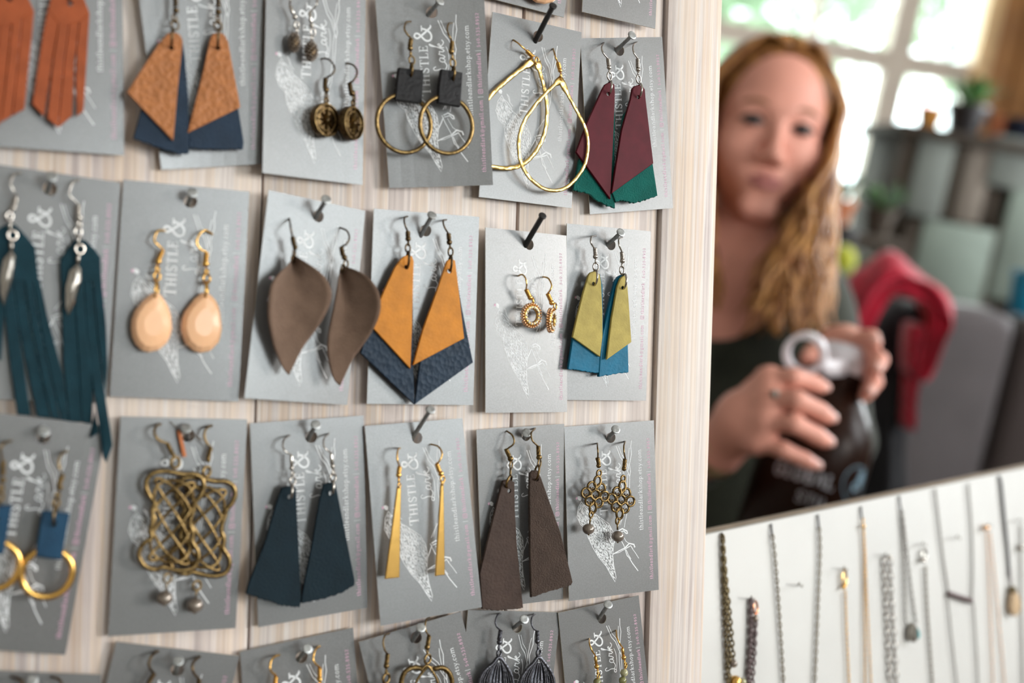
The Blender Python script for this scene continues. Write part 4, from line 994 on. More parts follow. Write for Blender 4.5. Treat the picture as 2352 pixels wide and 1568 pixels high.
# --- brown suede trapezoids
e = Earring('trapezoid_earring', 'smooth dark brown leather trapezoid earring', '35', K9, (268, 430), 4.5, 'brass', 'brown trapezoid earrings')
e.hook([(258, 148), (288, 172), (296, 215), (262, 245)], ((252, 250), (270, 288)), (277, 303, 18)); e.ring(280, 338, 22, .7); e.ring(276, 382, 24, .4); e.ring(268, 432, 34, .7, 70, .0006)
e.leather('leather_piece', [(235, 428), (268, 420), (300, 435), (303, 600), (315, 800), (349, 1145), (300, 1152), (200, 1160), (118, 1152), (104, 950), (170, 680), (215, 500)], 'brown', .3, 1.5, (270, 485, 12), [5, 6, 7], .3)
e = Earring('trapezoid_earring', 'rough brown suede trapezoid earring', '35', K9, (425, 360), 6.5, 'brass', 'brown trapezoid earrings')
e.hook([(415, 133), (394, 158), (400, 200), (428, 228)], ((433, 232), (435, 279)), (438, 295, 18)); e.ring(440, 328, 26, .7); e.staple(425, 380, 42, 80)
e.leather('leather_piece', [(388, 385), (405, 370), (432, 370), (448, 405), (560, 720), (629, 1000), (620, 1018), (500, 1050), (395, 1086), (388, 800), (385, 500)], 'suede', .5, 1.8, (428, 420, 11), [5, 6, 7], .3)

# --- bottom row, cut by the frame
def simple_end(e, x, y):                                                       # the part that hangs below the frame
    k = .001 / e.u; e.ring(x, y + 2.5 * k, 2.2 * k, .8); e.solid('charm', drop_outline(x, y + 4 * k, y + 22 * k, 6 * k), 'brass', 2.0, -.6, 0)
for wire, coil, bead in [([(105, 600), (160, 618), (200, 659), (205, 700)], ((200, 720), (190, 800)), (188, 830, 28)), ([(470, 605), (520, 620), (552, 659), (556, 700)], ((552, 720), (545, 800)), (543, 830, 28))]:
    e = Earring('drop_earring', 'dark bronze hook earring under the gold rings', '41', K10, bead[:2], 5, 'brass_dark')
    e.hook(wire, coil, bead, .0006); simple_end(e, bead[0], bead[1] + 25)
for wire, coil, bead in [([(1420, 373), (1370, 410), (1340, 470), (1350, 530), (1382, 566)], ((1386, 572), (1335, 660)), (1315, 690, 28)), ([(1797, 423), (1750, 460), (1730, 510), (1745, 570), (1786, 620)], ((1790, 625), (1790, 705)), (1790, 735, 28))]:
    e = Earring('drop_earring', 'dark bronze hook earring under the large knots', '42', K10, bead[:2], 5, 'brass_dark')
    e.hook(wire, coil, bead, .0006); simple_end(e, bead[0], bead[1] + 25)
for wire, coil, bead in [([(357, 486), (310, 505), (280, 550), (275, 600), (290, 640), (323, 663)], ((328, 680), (318, 760)), (315, 788, 28)), ([(722, 408), (690, 430), (668, 480), (665, 530), (690, 570), (718, 590)], ((722, 603), (722, 680)), (722, 705, 27))]:
    e = Earring('drop_earring', 'bright gold hook earring under the navy trapezoids', '43', K11, bead[:2], 5, 'gold')
    e.hook(wire, coil, bead, .0005); simple_end(e, bead[0], bead[1] + 25)
def heart(e, x, y):
    def P(pts, z=0): return spline([e.pt(x + a, y + b, z) for a, b in pts], 5)
    out = [(-45, 15), (-130, 10), (-200, 50), (-232, 130), (-222, 215), (-140, 315), (0, 415), (110, 355), (200, 260), (225, 150), (200, 60), (140, 10), (60, 20)]
    o = P(out); e.part('wrapped_frame', tube(o, .0011, 8))
    g = []
    for i in range(0, len(o) - 1, 1):
        d = (o[i + 1] - o[i]).normalized(); u = d.orthogonal().normalized(); w = d.cross(u)
        g.append(tube([o[i] + (u * math.cos(a) + w * math.sin(a)) * .00125 for a in (0, .9, 1.8, 2.7, 3.6, 4.5, 5.4)], .00018, 4, True))
    e.part('wire_wrap', join(*g), kind='stuff')
    e.part('woven_wire', tube(P([(-60, 40), (0, -10), (70, 80), (95, 160), (60, 260), (-40, 330), (-120, 250), (-100, 140)], .8), .0006, 6))
    e.part('woven_wire', tube(P([(70, 30), (10, 0), (-70, 90), (-100, 160), (-70, 260), (40, 330), (120, 250), (100, 150)], -.6), .0006, 6))
lab = 'brass heart knot earring wrapped with fine wire'
e = Earring('heart_earring', lab, '44', K11, (1692, 540), 6, 'brass')
e.hook([(1710, 148), (1682, 168), (1672, 230), (1688, 288), (1713, 308)], ((1706, 315), (1695, 398)), (1691, 415, 28)); e.ring(1692, 458, 20, .6); e.ring(1695, 522, 40, .9, wire=.0006); heart(e, 1690, 590)
e = Earring('heart_earring', lab, '44', K11, (1322, 720), 6, 'brass')
e.hook([(1348, 294), (1312, 308), (1294, 370), (1308, 440), (1332, 470)], ((1334, 476), (1325, 560)), (1323, 582, 28)); e.ring(1322, 635, 22, .6); e.ring(1322, 695, 42, .9, wire=.0006); heart(e, 1318, 765)
def filigree(e, top, R, Lf):
    o = spline(e.P2([top] + R + Lf[::-1]), 4, True); e.part('drop_frame', tube(o, .0009, 8, True))
    n = len(R); mid = [((a[0] + b[0]) / 2, (a[1] + b[1]) / 2) for a, b in zip(R, Lf)]
    for k in (-.62, -.5, .5, .62):
        e.part('filigree_bar', tube(spline([e.pt(*top)] + [e.pt(m[0] + (r[0] - m[0]) * (k * (1 - .25 * i / n)), m[1]) for i, (m, r) in enumerate(zip(mid, R))], 4), .0005, 6))
    g = []
    for i in range(40):
        t = i / 40; j = min(n - 2, int(t * (n - 1))); f = t * (n - 1) - j
        r_ = Vector(R[j]).lerp(Vector(R[j + 1]), f); l_ = Vector(Lf[j]).lerp(Vector(Lf[j + 1]), f)
        for k in (.06, .13, .2, .8, .87, .94, .40, .5, .60):
            q = l_.lerp(r_, k); g.append(ball(e.pt(q.x, q.y), .00042, 5, 4))
    e.part('filigree_dots', join(*g), kind='stuff')
    e.part('filigree_back', slab(e.P2([((p[0] - top[0]) * .97 + top[0], p[1] + 4) for p in R[:] + Lf[::-1]]), mm(e.de - .5), .0003, .00005), M['gunmetal'])
lab = 'blackened filigree teardrop earring'
e = Earring('filigree_earring', lab, '45', K12, (376, 490), 6, 'gunmetal')
e.hook([(392, 113), (362, 130), (345, 185), (358, 232), (388, 260)], ((391, 266), (378, 344)), (380, 370, 26)); e.ring(376, 418, 24, .6); e.ring(378, 470, 29, .9, wire=.0006)
filigree(e, (375, 505), [(430, 565), (475, 640), (500, 720), (505, 850), (470, 950), (385, 1020)], [(320, 565), (250, 625), (205, 705), (195, 820), (240, 940), (365, 1020)])
e = Earring('filigree_earring', lab, '45', K12, (732, 490), 6, 'gunmetal')
e.hook([(697, 118), (672, 148), (668, 200), (688, 248), (718, 266)], ((722, 271), (722, 344)), (722, 360, 26)); e.ring(728, 410, 24, .6); e.ring(733, 465, 29, .9, wire=.0006)
filigree(e, (733, 503), [(790, 560), (840, 632), (870, 712), (875, 840), (840, 950), (742, 1020)], [(685, 560), (630, 615), (582, 695), (565, 810), (600, 930), (724, 1020)])
lab = 'gold hook earring strung with round green stone beads'
e = Earring('bead_earring', lab, '46', K12, (1268, 650), 6, 'gold')
e.hook([(1190, 342), (1192, 385), (1212, 440), (1240, 485)], ((1245, 498), (1252, 570)), (1258, 590, 24), straight=True); e.ring(1266, 636, 20, .6); e.ring(1272, 675, 27, .8)
for i, y in enumerate((728, 802, 876)): e.part('stone_bead', ball(e.pt(1262, y), 37 * e.u, 14, 10), M['pale_bead' if i == 1 else 'green_bead'])
e = Earring('bead_earring', lab, '46', K12, (1510, 560), 6, 'gold')
e.hook([(1432, 268), (1438, 325), (1462, 380), (1485, 413)], ((1488, 424), (1495, 484)), (1500, 508, 24), straight=True); e.ring(1508, 550, 18, .6); e.ring(1518, 580, 24, .8)
for i, y in enumerate((645, 714, 786, 858)): e.part('stone_bead', ball(e.pt(1503 - 12 * i, y), 36 * e.u, 14, 10), M['pale_bead' if i % 2 == 0 else 'green_bead'])
# ------------------------------------------------------------------ the room
RX0, RX1, RY0, RY1, RZ = -2.7, 2.2, -3.0, 5.2, 3.2
M['wall'] = mat_plain('warm_white_plaster', (.55, .52, .48), rough=.9, noise=.05, nscale=8)
M['floor'] = mat_plain('worn_grey_floor', (.16, .13, .11), rough=.6, noise=.3, nscale=6)
M['frame'] = mat_plain('beige_window_paint', (.60, .50, .42), rough=.6, noise=.05, nscale=20)
M['goldwood'] = mat_plain('golden_pine_trim', (.78, .50, .25), rough=.5, noise=.12, nscale=25)
M['orangewood'] = mat_plain('orange_stained_plank', (.48, .21, .055), rough=.55, c2=(.34, .145, .04), nscale=7)
def mat_glass():
    m, N, L, P = new_mat('window_glass')
    out = N['Material Output']; N.remove(P)
    t = N.new('ShaderNodeBsdfTransparent'); t.inputs[0].default_value = (.93, .97, .95, 1)
    g = N.new('ShaderNodeBsdfGlossy'); g.inputs['Roughness'].default_value = .02
    mx = N.new('ShaderNodeMixShader'); mx.inputs[0].default_value = .05
    L.new(t.outputs[0], mx.inputs[1]); L.new(g.outputs[0], mx.inputs[2]); L.new(mx.outputs[0], out.inputs['Surface'])
    return m
M['glass'] = mat_glass()
def struct(name, geo, mat, parent=None, smooth=False):
    o = mesh_obj(name, geo[0], geo[1], mat, parent, smooth=smooth)
    if parent is None: o['kind'] = 'structure'
    return o
struct('floor', box(RX0, RX1, RY0, RY1, -.1, 0), M['floor'])
struct('ceiling', box(RX0, RX1, RY0, RY1, RZ, RZ + .1), M['wall'])
struct('wall_left', box(RX0 - .12, RX0, RY0, RY1, 0, RZ), M['wall'])
def wall_x(name, x0, x1, y0, y1, wins):               # a wall along y with window openings (ya, yb, za, zb)
    g = []; ys = [y0]
    for ya, yb, za, zb in wins:
        g.append(box(x0, x1, ys[-1], ya, 0, RZ)); g.append(box(x0, x1, ya, yb, 0, za)); g.append(box(x0, x1, ya, yb, zb, RZ)); ys.append(yb)
    g.append(box(x0, x1, ys[-1], y1, 0, RZ)); return struct(name, join(*g), M['wall'])
SW = [(-2.4, -1.1, 1.78, 2.94), (-.47, .13, 1.68, 2.36), (.75, 1.55, 1.75, 2.75), (2.65, 3.45, 1.45, 2.47)]  # last opening is unseen, added only to go with the background fill
wall_x('wall_right', RX1, RX1 + .14, RY0, RY1, SW)
for i, (ya, yb, za, zb) in enumerate(SW):
    w = struct('window_%d' % (i + 9), join(box(RX1 - .01, RX1 + .05, ya - .05, ya, za - .05, zb + .05), box(RX1 - .01, RX1 + .05, yb, yb + .05, za - .05, zb + .05), box(RX1 - .01, RX1 + .05, ya, yb, za - .05, za), box(RX1 - .01, RX1 + .05, ya, yb, zb, zb + .05)), M['frame'])
    struct('pane', box(RX1 + .06, RX1 + .066, ya, yb, za, zb), M['glass'], w)
struct('wall_rear', box(RX0, RX1, RY0 - .12, RY0, 0, RZ), M['wall'])
# back wall: window bank, golden post, orange planks
bx0, bx1, bz0, bz1 = -1.3, 1.72, .95, 2.95
struct('wall_back', join(box(RX0, bx0, RY1, RY1 + .14, 0, RZ), box(bx0, RX1, RY1, RY1 + .14, 0, bz0), box(bx0, RX1, RY1, RY1 + .14, bz1, RZ), box(bx1, RX1, RY1 + .02, RY1 + .14, bz0, bz1)), M['wall'])
pxw = lambda p: (lambda d: EYE.x + d.x * (RY1 - EYE.y) / d.y)(C2W @ ray(p, 190))
posts = [(-1.3, -1.2), (-.55, -.47), (.30, .38), (pxw(1836), pxw(1858)), (pxw(2020), pxw(2077))]
GP = pxw(2219)
for i, (a, b) in enumerate(posts):
    struct('trim_%d' % (i + 1), box(a, b, RY1 - .03, RY1 + .08, bz0, bz1, .006), M['frame'])
struct('trim_6', box(GP, GP + .065, RY1 - .06, RY1 + .02, bz0 - .3, bz1, .008), M['goldwood'])
edges = posts + [(GP, GP + .06)]
rz0, rz1 = [(lambda d: EYE.z + d.z * (RY1 - EYE.y) / d.y)(C2W @ ray(2090, p)) for p in (172, 122)]
for i in range(5):
    a, b = edges[i][1], edges[i + 1][0]
    w = struct('window_%d' % (i + 1 if i < 4 else 8), join(box(a, b, RY1 - .02, RY1 + .06, rz0, rz1, .006), box(a, b, RY1 - .02, RY1 + .06, bz0, bz0 + .06, .006), box(a, b, RY1 - .02, RY1 + .06, bz1 - .06, bz1, .006)), M['frame'])
    struct('pane', box(a, b, RY1 + .02, RY1 + .026, bz0 + .06, rz0), M['glass'], w); struct('pane', box(a, b, RY1 + .02, RY1 + .026, rz1, bz1 - .06), M['glass'], w)
px = GP + .066
while px < RX1 - .01:
    q = min(px + .105, RX1)
    struct('wall_plank', box(px + .002, q - .002, RY1 - .02, RY1 + .02, .9, bz1, .003), M['orangewood'], bpy.data.objects['wall_back']); px = q
struct('trim_7', box(pxw(2322), pxw(2322) + .05, RY1 - .05, RY1 - .021, .9, bz1, .005), M['orangewood'])
# ------------------------------------------------------------------ necklace board
M['white_board'] = mat_plain('white_painted_panel', (.54, .53, .515), rough=.5, noise=.05, nscale=9)
M['raw_edge'] = mat_plain('raw_wood_edge', (.36, .27, .20), rough=.8, noise=.15, nscale=60)
M['old_silver'] = mat_plain('tarnished_silver', (.30, .28, .25), rough=.35, metal=.9)
M['old_brass'] = mat_plain('tarnished_brass_chain', (.17, .13, .07), rough=.4, metal=.85)
M['mauve'] = mat_plain('dusky_metal_chain', (.17, .13, .13), rough=.4, metal=.8)
M['copper'] = mat_plain('copper_clasp', (.65, .27, .14), rough=.25, metal=1.0)
M['turquoise'] = mat_plain('turquoise_stone', (.02, .33, .36), rough=.25, coat=.4)
M['amber_stone'] = mat_plain('tan_agate', (.50, .36, .23), rough=.25, noise=.15, nscale=150)
M['cord'] = mat_plain('dark_grey_cord', (.05, .05, .055), rough=.7)
_h2 = Vector((3067, -104, F)).normalized(); _dn = -_up; _hh = (_h2 - _up * _h2.dot(_up)).normalized()
_nh = _up.cross(_hh); _nh = _nh if _nh.z < 0 else -_nh
_w = _dn * math.cos(math.radians(17)) + _nh * math.sin(math.radians(17))
NECK = Plane(_h2, _w, 1620, 1228, .672)
def Nk(x, y, d=2.0): return NECK.at(1600 + x / 3.027, 1050 + y / 3.027, mm(d))
nb = Thing('necklace_board', 'white painted panel with raw wood edge hung with necklaces', 'display board', NECK.M, (.3, -.2, -.02))
nb.part('white_face', box(-.012, .62, -.30, 0, -.004, 0, .0006), M['white_board'], smooth='auto')
nb.part('wood_core', box(-.012, .62, -.30, -.0002, -.017, -.0041, .0006), M['raw_edge'], smooth='auto')
def chain_geo(pts, link=.0017, wire=.00032, n=None):
    P = spline(pts, 8); L = sum((P[i + 1] - P[i]).length for i in range(len(P) - 1)); k = int(L / (link * 1.25))
    Q = resample(P, k + 1); gs = []
    for i in range(k):
        a, b = Q[i], Q[i + 1]; t = (b - a).normalized(); u = t.orthogonal().normalized()
        if i % 2: u = t.cross(u)
        c = (a + b) / 2; ln = link * .85
        gs.append(tube([c + t * (ln * math.cos(q * math.pi / 4)) + u * (link * .42 * math.sin(q * math.pi / 4)) for q in range(8)], wire, 4, True))
    return join(*gs)
NL = 'fine necklaces on the white panel'
def necklace(name_label, mat, strands, link=.0017, wire=.0003, cord=None, pin=None, extras=()):
    x, y = strands[0][0]
    t = Thing('necklace', name_label, 'necklace', NECK.M, Nk(x, y, 2), NL)
    for s_ in strands: t.part('chain', chain_geo([Nk(a, b, 2.0) for a, b in s_], link, wire), M[mat], kind='stuff')
    for c_ in (cord or []): t.part('cord', tube(spline([Nk(a, b, 1.6 if k else .9) for k, (a, b) in enumerate(c_)], 4), .0007, 6), M['cord'])
    for nm, geo, mt in extras: t.part(nm, geo, M[mt], smooth='auto')
    if pin: pin_at(*pin, 'small wire pin carrying the ' + name_label)
    return t
def pin_at(x, y, label):
    c, o = Nk(x, y, -2), Nk(x, y - 6, 7)
    single('hook_pin', label, 'pin', NECK.M, c, join(tube([c, c.lerp(o, .7), o, o + Vector((0, .0015, .0004))], .0005, 6), ball(c + Vector((0, 0, .0022)), .0011, 8, 5, (1, 1, .4))), M['old_silver'], 'pins in the white panel')
def clasp(x, y, w, h, mat):
    c = Nk(x, y, 2.4); u = (Nk(x, y) - Nk(x, y + 10)).length / 10
    return [('clasp', tube([c + Vector((w * u * math.sin(a), h * u * math.cos(a), 0)) for a in [k * math.pi / 8 for k in range(15)]], w * u * .38, 6), mat)]
def bead_on(x, y, r, mat, nm='bead'):
    u = (Nk(x, y) - Nk(x, y + 10)).length / 10; return [(nm, ball(Nk(x, y, 3), r * u, 12, 8), mat)]
def stone(x, y, w, h, mat, nm='pendant_stone'):
    u = (Nk(x, y) - Nk(x, y + 10)).length / 10
    pts = [(w * math.sin(a) * (1 - .25 * math.cos(a)) * u, h * math.cos(a) * u) for a in [2 * math.pi * k / 20 for k in range(20)]]
    c = Nk(x, y, 3); return [(nm, slab([(c.x + a, c.y + b) for a, b in pts], c.z + .003, .004, .0012), mat)]
necklace('tangle of dark brass chains with a white bead beside the plank board', 'old_brass', [[(180, 540), (186, 800), (200, 1200), (215, 1580)], [(180, 540), (200, 800), (232, 1100), (258, 1420)], [(182, 560), (196, 820), (215, 1150), (238, 1430)], [(180, 560), (205, 900), (225, 1300), (228, 1580)]], .0024, .0005, [[(176, 525), (180, 560)]], None,
         bead_on(256, 1432, 30, 'pearl') + bead_on(270, 1560, 45, 'gold', 'gold_charm') + bead_on(320, 1560, 28, 'pale_bead'))
necklace('dusky multi-strand necklace with a copper clasp', 'mauve', [[(372, 985), (368, 1250), (350, 1580)], [(384, 985), (380, 1250), (362, 1580)], [(408, 1150), (395, 1350), (378, 1580)], [(412, 1140), (404, 1350), (388, 1580)]], .0022, .0005, None, (380, 985), clasp(410, 1045, 22, 45, 'copper') + bead_on(408, 1120, 24, 'pearl'))
necklace('long tarnished chain draped over the edge at two points', 'old_brass', [[(527, 540), (545, 700), (565, 950), (588, 1300), (605, 1580)], [(852, 490), (858, 640), (848, 900), (832, 1300), (820, 1580)]], .0021, .0004, [[(518, 462), (522, 510), (528, 550)], [(842, 398), (848, 450), (853, 500)]])
necklace('thin yellow gold chain with a lobster clasp', 'gold', [[(1034, 930), (1042, 1200), (1060, 1580)]], .0013, .00035, None, (1025, 778), clasp(1028, 840, 24, 55, 'gold') + bead_on(1022, 905, 16, 'gold'))
necklace('fine gold necklace draped over the edge from a dark cord', 'gold', [[(1155, 425), (1165, 650), (1168, 900), (1170, 1580)], [(1157, 425), (1170, 650), (1185, 1000), (1213, 1580)]], .0013, .0003, [[(1142, 342), (1146, 390), (1152, 430)]], None, bead_on(1160, 480, 14, 'gold'))
necklace('silver necklace of larger oval links', 'silver', [[(1298, 700), (1310, 900), (1325, 1200), (1342, 1580)], [(1345, 700), (1352, 900), (1370, 1200), (1390, 1580)]], .0036, .0005, None, (1312, 682), bead_on(1340, 695, 18, 'silver', 'clasp'))
necklace('silver chain carrying a turquoise pendant', 'old_silver', [[(1425, 370), (1438, 600), (1445, 900), (1455, 1160)], [(1428, 370), (1455, 600), (1490, 900), (1525, 1150)]], .002, .0004, [[(1408, 268), (1414, 320), (1424, 378)]], None, stone(1495, 1215, 46, 68, 'old_silver', 'pendant_setting') + stone(1518, 1222, 26, 42, 'turquoise'))
necklace('pale brass chain with a silver trigger clasp', 'old_brass', [[(1590, 760), (1600, 1000), (1620, 1300), (1640, 1580)]], .0019, .0004, None, (1573, 608), clasp(1580, 680, 28, 40, 'silver') + bead_on(1570, 715, 18, 'silver'))
necklace('silver necklace carrying a dark horizontal bar', 'old_silver', [[(1658, 222), (1690, 500), (1720, 740), (1750, 940)], [(1888, 185), (1912, 500), (1918, 760), (1915, 985)]], .0017, .0004, None, None, [('bar', tube([Nk(1750, 945, 2.5), Nk(1915, 1000, 2.5)], .0022, 8, flat=.5), 'mauve')])
necklace('thin silver chain hanging below the dark bar', 'old_silver', [[(1745, 980), (1770, 1220), (1810, 1580)], [(1925, 1020), (1940, 1250), (1958, 1580)]], .0015, .00032)
necklace('pale rose necklace with a small round clasp', 'rose_gold', [[(2018, 520), (2035, 900), (2062, 1580)], [(2040, 520), (2080, 900), (2142, 1580)]], .0014, .0003, None, (2030, 478), bead_on(2012, 490, 24, 'rose_gold', 'clasp'))
necklace('thick grey cord necklace with a tan agate drop', 'mauve', [[(2172, 790), (2180, 840), (2185, 890)]], .002, .0005, [[(2098, 128), (2110, 180), (2130, 400), (2155, 620), (2175, 830)], [(2104, 128), (2120, 180), (2142, 400), (2165, 620), (2182, 830)]], None, stone(2200, 1010, 68, 92, 'amber_stone') + stone(2190, 920, 28, 30, 'old_brass', 'pendant_cap'))
necklace('silver chain with a bright bead by the tan agate drop', 'old_silver', [[(2252, 470), (2256, 900), (2270, 1580)]], .0019, .0004, None, (2245, 442), bead_on(2254, 628, 24, 'silver'))
for x, y, l in ((712, 890, 'empty wire pin between the two ends of the long tarnished chain'), (1812, 560, 'empty wire pin inside the necklace with the dark bar')): pin_at(x, y, l)

# ------------------------------------------------------------------ the table both boards stand on
zb_ = min((MAIN.M @ Vector((x, YB, z))).z for x in (xs[0], xe) for z in (-.018, 0)); zt_ = zb_ - .004
M['table'] = mat_plain('dark_table_top', (.10, .07, .05), rough=.5, noise=.2, nscale=12)
tb = Thing('display_table', 'dark wooden table under the earring board and white panel', 'table', Matrix.Identity(4), (.2, .7, 0))
tb.part('table_top', box(-.75, 1.25, .28, 1.02, zt_ - .03, zt_, .004), M['table'], smooth='auto')
for x in (-.7, 1.2):
    for y in (.33, .97): tb.part('leg', box(x - .03, x + .03, y - .03, y + .03, 0, zt_ - .03, .004), M['table'], smooth='auto')
# struts that hold the white panel up from the table
for k, lx in enumerate((.05, .5)):
    p = NECK.M @ Vector((lx, -.28, -.0175)); q = Vector((p.x + .02, p.y + .13, zt_ + .009))
    nb.part('easel_leg', (lambda g: ([NECK.M.inverted() @ v for v in g[0]], g[1]))(tube([NECK.M @ Vector((lx, -.06, -.025)), q], .008, 8)), M['raw_edge'])
    f = NECK.M @ Vector((lx, -.30, -.008)); nb.part('easel_foot', (lambda g: ([NECK.M.inverted() @ v for v in g[0]], g[1]))(tube([NECK.M @ Vector((lx, -.29, -.024)), Vector((f.x, f.y, zt_ + .009))], .008, 8)), M['raw_edge'])

# ------------------------------------------------------------------ background furniture
def WY(px, py, Y):
    d = C2W @ ray(px, py); t = (Y - EYE.y) / d.y; return EYE + d * t
ID = Matrix.Identity(4)
def rect(px0, px1, py0, py1, Y):
    c = [WY(px0, (py0 + py1) / 2, Y), WY(px1, (py0 + py1) / 2, Y), WY((px0 + px1) / 2, py0, Y), WY((px0 + px1) / 2, py1, Y)]
    return c[0].x, c[1].x, c[3].z, c[2].z
M['barn1'] = mat_plain('pale_grey_green_plank', lin(122, 132, 122), rough=.85, noise=.12, nscale=9)
M['barn2'] = mat_plain('weathered_grey_plank', lin(108, 112, 106), rough=.85, noise=.14, nscale=9)
M['barn3'] = mat_plain('weathered_brown_plank', lin(112, 102, 92), rough=.85, noise=.14, nscale=9)
M['barn4'] = mat_plain('dark_brown_plank', lin(66, 56, 46), rough=.85, noise=.14, nscale=9)
SY = 3.2
sh = Thing('plank_counter', 'tall counter clad in patchwork grey weathered planks', 'counter', ID, (1.4, SY + .15, 0))
x0 = WY(2050, 450, SY).x; ztop = WY(2200, 312, SY).z
sh.part('carcass', box(x0 + .01, 2.12, SY + .03, SY + .40, 0, ztop - .02), M['barn4'])
sh.part('counter_top', box(x0 - .02, 2.15, SY - .02, SY + .42, ztop - .02, ztop + .01, .004), M['barn4'], smooth='auto')
for (a, b, c, d, mt, pr) in [(2052, 2092, 312, 500, 'barn4', 0), (2094, 2178, 318, 500, 'barn2', .012), (2180, 2203, 318, 505, 'barn4', 0), (2205, 2270, 318, 515, 'barn3', .008), (2272, 2420, 318, 438, 'barn2', .014), (2424, 2530, 318, 500, 'barn3', .006), (2534, 2640, 318, 520, 'barn1', .012), (2644, 2900, 318, 470, 'barn2', .008), (2444, 2530, 504, 700, 'barn2', .01), (2534, 2640, 524, 700, 'barn4', .006), (2644, 2900, 474, 700, 'barn3', .012), (2266, 2288, 440, 508, 'barn4', 0), (2290, 2440, 440, 700, 'barn1', .016), (2060, 2098, 502, 720, 'barn4', .004), (2098, 2270, 512, 705, 'barn1', .012), (2272, 2288, 512, 705, 'barn3', .004)]:  # narrow dark strip beside the brown plank stands for a shaded gap
    q = rect(a, b, c, d, SY); sh.part('plank', box(q[0], min(q[1], 2.11), SY + .004 - pr, SY + .03, q[2], q[3], .003), M[mt], smooth='auto')
for i in range(6):
    a = x0 + i * (2.1 - x0) / 6; b = x0 + (i + 1) * (2.1 - x0) / 6; zz = rect(2100, 2200, 512, 705, SY)[2]
    sh.part('plank', box(a + .003, b - .003, SY, SY + .03, .02, zz - .004, .003), M['barn%d' % (1 + i % 4)], smooth='auto')
# pots on the counter
M['ochre'] = mat_plain('ochre_glaze', lin(190, 130, 60), rough=.35); M['darkpot'] = mat_plain('black_pot', lin(30, 25, 26), rough=.5); M['terra'] = mat_plain('terracotta', lin(176, 104, 66), rough=.8)
M['navypot'] = mat_plain('navy_glaze', lin(24, 32, 52), rough=.3); M['leaf'] = mat_plain('green_leaf', lin(58, 96, 40), rough=.5); M['soil'] = mat_plain('dark_soil', lin(40, 28, 20), rough=1)
M['greypot'] = mat_plain('grey_stoneware', lin(120, 118, 112), rough=.6); M['lime'] = mat_plain('lime_felt', lin(168, 170, 40), rough=.9, sheen=.3); M['tealmug'] = mat_plain('teal_glaze', lin(10, 110, 140), rough=.3)
def pot(label, mat, p, r, h, plant=0, seed=1, name='plant_pot', cat='pot'):
    t = Thing(name, label, cat, ID, p)
    prof = [(r * .62, 0), (r * .72, .004), (r * .9, h * .6), (r, h * .86), (r * 1.08, h * .87), (r * 1.08, h), (r * .96, h), (r * .9, h * .9)]
    t.part('pot_body', lathe(prof, 24, (0, 0, 1), p), M[mat], smooth='auto')
    if plant:
        t.part('soil', lathe([(r * .9, h * .88), (r * .9, h * .9), (r * .3, h * .92)], 16, (0, 0, 1), p), M['soil'])
        rr = rnd(seed)
        for k in range(plant):
            a = rr.uniform(0, 6.28); l = rr.uniform(.6, 1.2) * r * 1.9; el = rr.uniform(.4, 1.2)
            b = Vector(p) + Vector((math.cos(a) * r * .3, math.sin(a) * r * .3, h * .9)); tip = b + Vector((math.cos(a) * math.cos(el), math.sin(a) * math.cos(el), math.sin(el))) * l
            m_ = b.lerp(tip, .5) + Vector((0, 0, l * .15)); sd = Vector((-math.sin(a), math.cos(a), 0)) * l * .16; up_ = Vector((0, 0, .003))
            t.part('leaf', ([b, m_ + sd, tip, m_ - sd, m_ + up_, m_ - up_], [(0, 1, 4), (1, 2, 4), (2, 3, 4), (3, 0, 4), (1, 0, 5), (2, 1, 5), (3, 2, 5), (0, 3, 5)]), M['leaf'], smooth=False)
    return t
def on_counter(px): p = WY(px, 300, SY + .12); return Vector((p.x, p.y, ztop + .0105))
pot('round ochre pot beside the window post', 'ochre', on_counter(2128), .036, .06)
pot('black pot with a few green leaves on the counter', 'darkpot', on_counter(2212), .055, .085, 14, 3)
pot('small orange clay pot between the black and navy pots', 'terra', on_counter(2285), .026, .07)
pot('navy glazed bowl on the plank counter', 'navypot', on_counter(2345), .06, .07, name='bowl', cat='bowl')
# little stand with potted plants by the window post
PY = 3.0; ps = WY(1975, 535, PY)
st = Thing('plant_stand', 'dark wooden stand carrying potted succulents', 'stand', ID, (ps.x, PY, 0))
st.part('shelf', box(ps.x - .13, ps.x + .10, PY - .1, PY + .12, ps.z - .03, ps.z, .004), M['barn4'], smooth='auto')
for a in (-.12, .09):
    for b in (-.09, .11): st.part('leg', box(ps.x + a - .012, ps.x + a + .012, PY + b - .012, PY + b + .012, 0, ps.z - .03), M['barn4'])
pot('terracotta pot of green succulents on the dark stand', 'terra', Vector((ps.x - .07, PY, ps.z + .0005)), .042, .075, 26, 11)
pot('brown pot with upright green leaves on the dark stand', 'barn4', Vector((ps.x + .045, PY + .02, ps.z + .0005)), .04, .07, 26, 12)
low = Thing('low_shelf', 'low wooden shelf below the potted succulents', 'shelf', ID, (ps.x, 2.7, 0))
l0 = WY(1975, 640, 2.7)
low.part('shelf', box(l0.x - .16, l0.x + .16, 2.58, 2.8, l0.z - .025, l0.z, .004), M['barn4'], smooth='auto')
for a in (-.145, .145): low.part('side', box(l0.x + a - .012, l0.x + a + .012, 2.6, 2.8, 0, l0.z - .025), M['barn4'])
pot('black canister on the low shelf', 'darkpot', Vector((l0.x - .05, 2.755, l0.z + .0005)), .035, .11, name='canister', cat='canister')
pot('grey stoneware pot on the low shelf', 'greypot', Vector((l0.x + .03, 2.7, l0.z + .0005)), .04, .055)

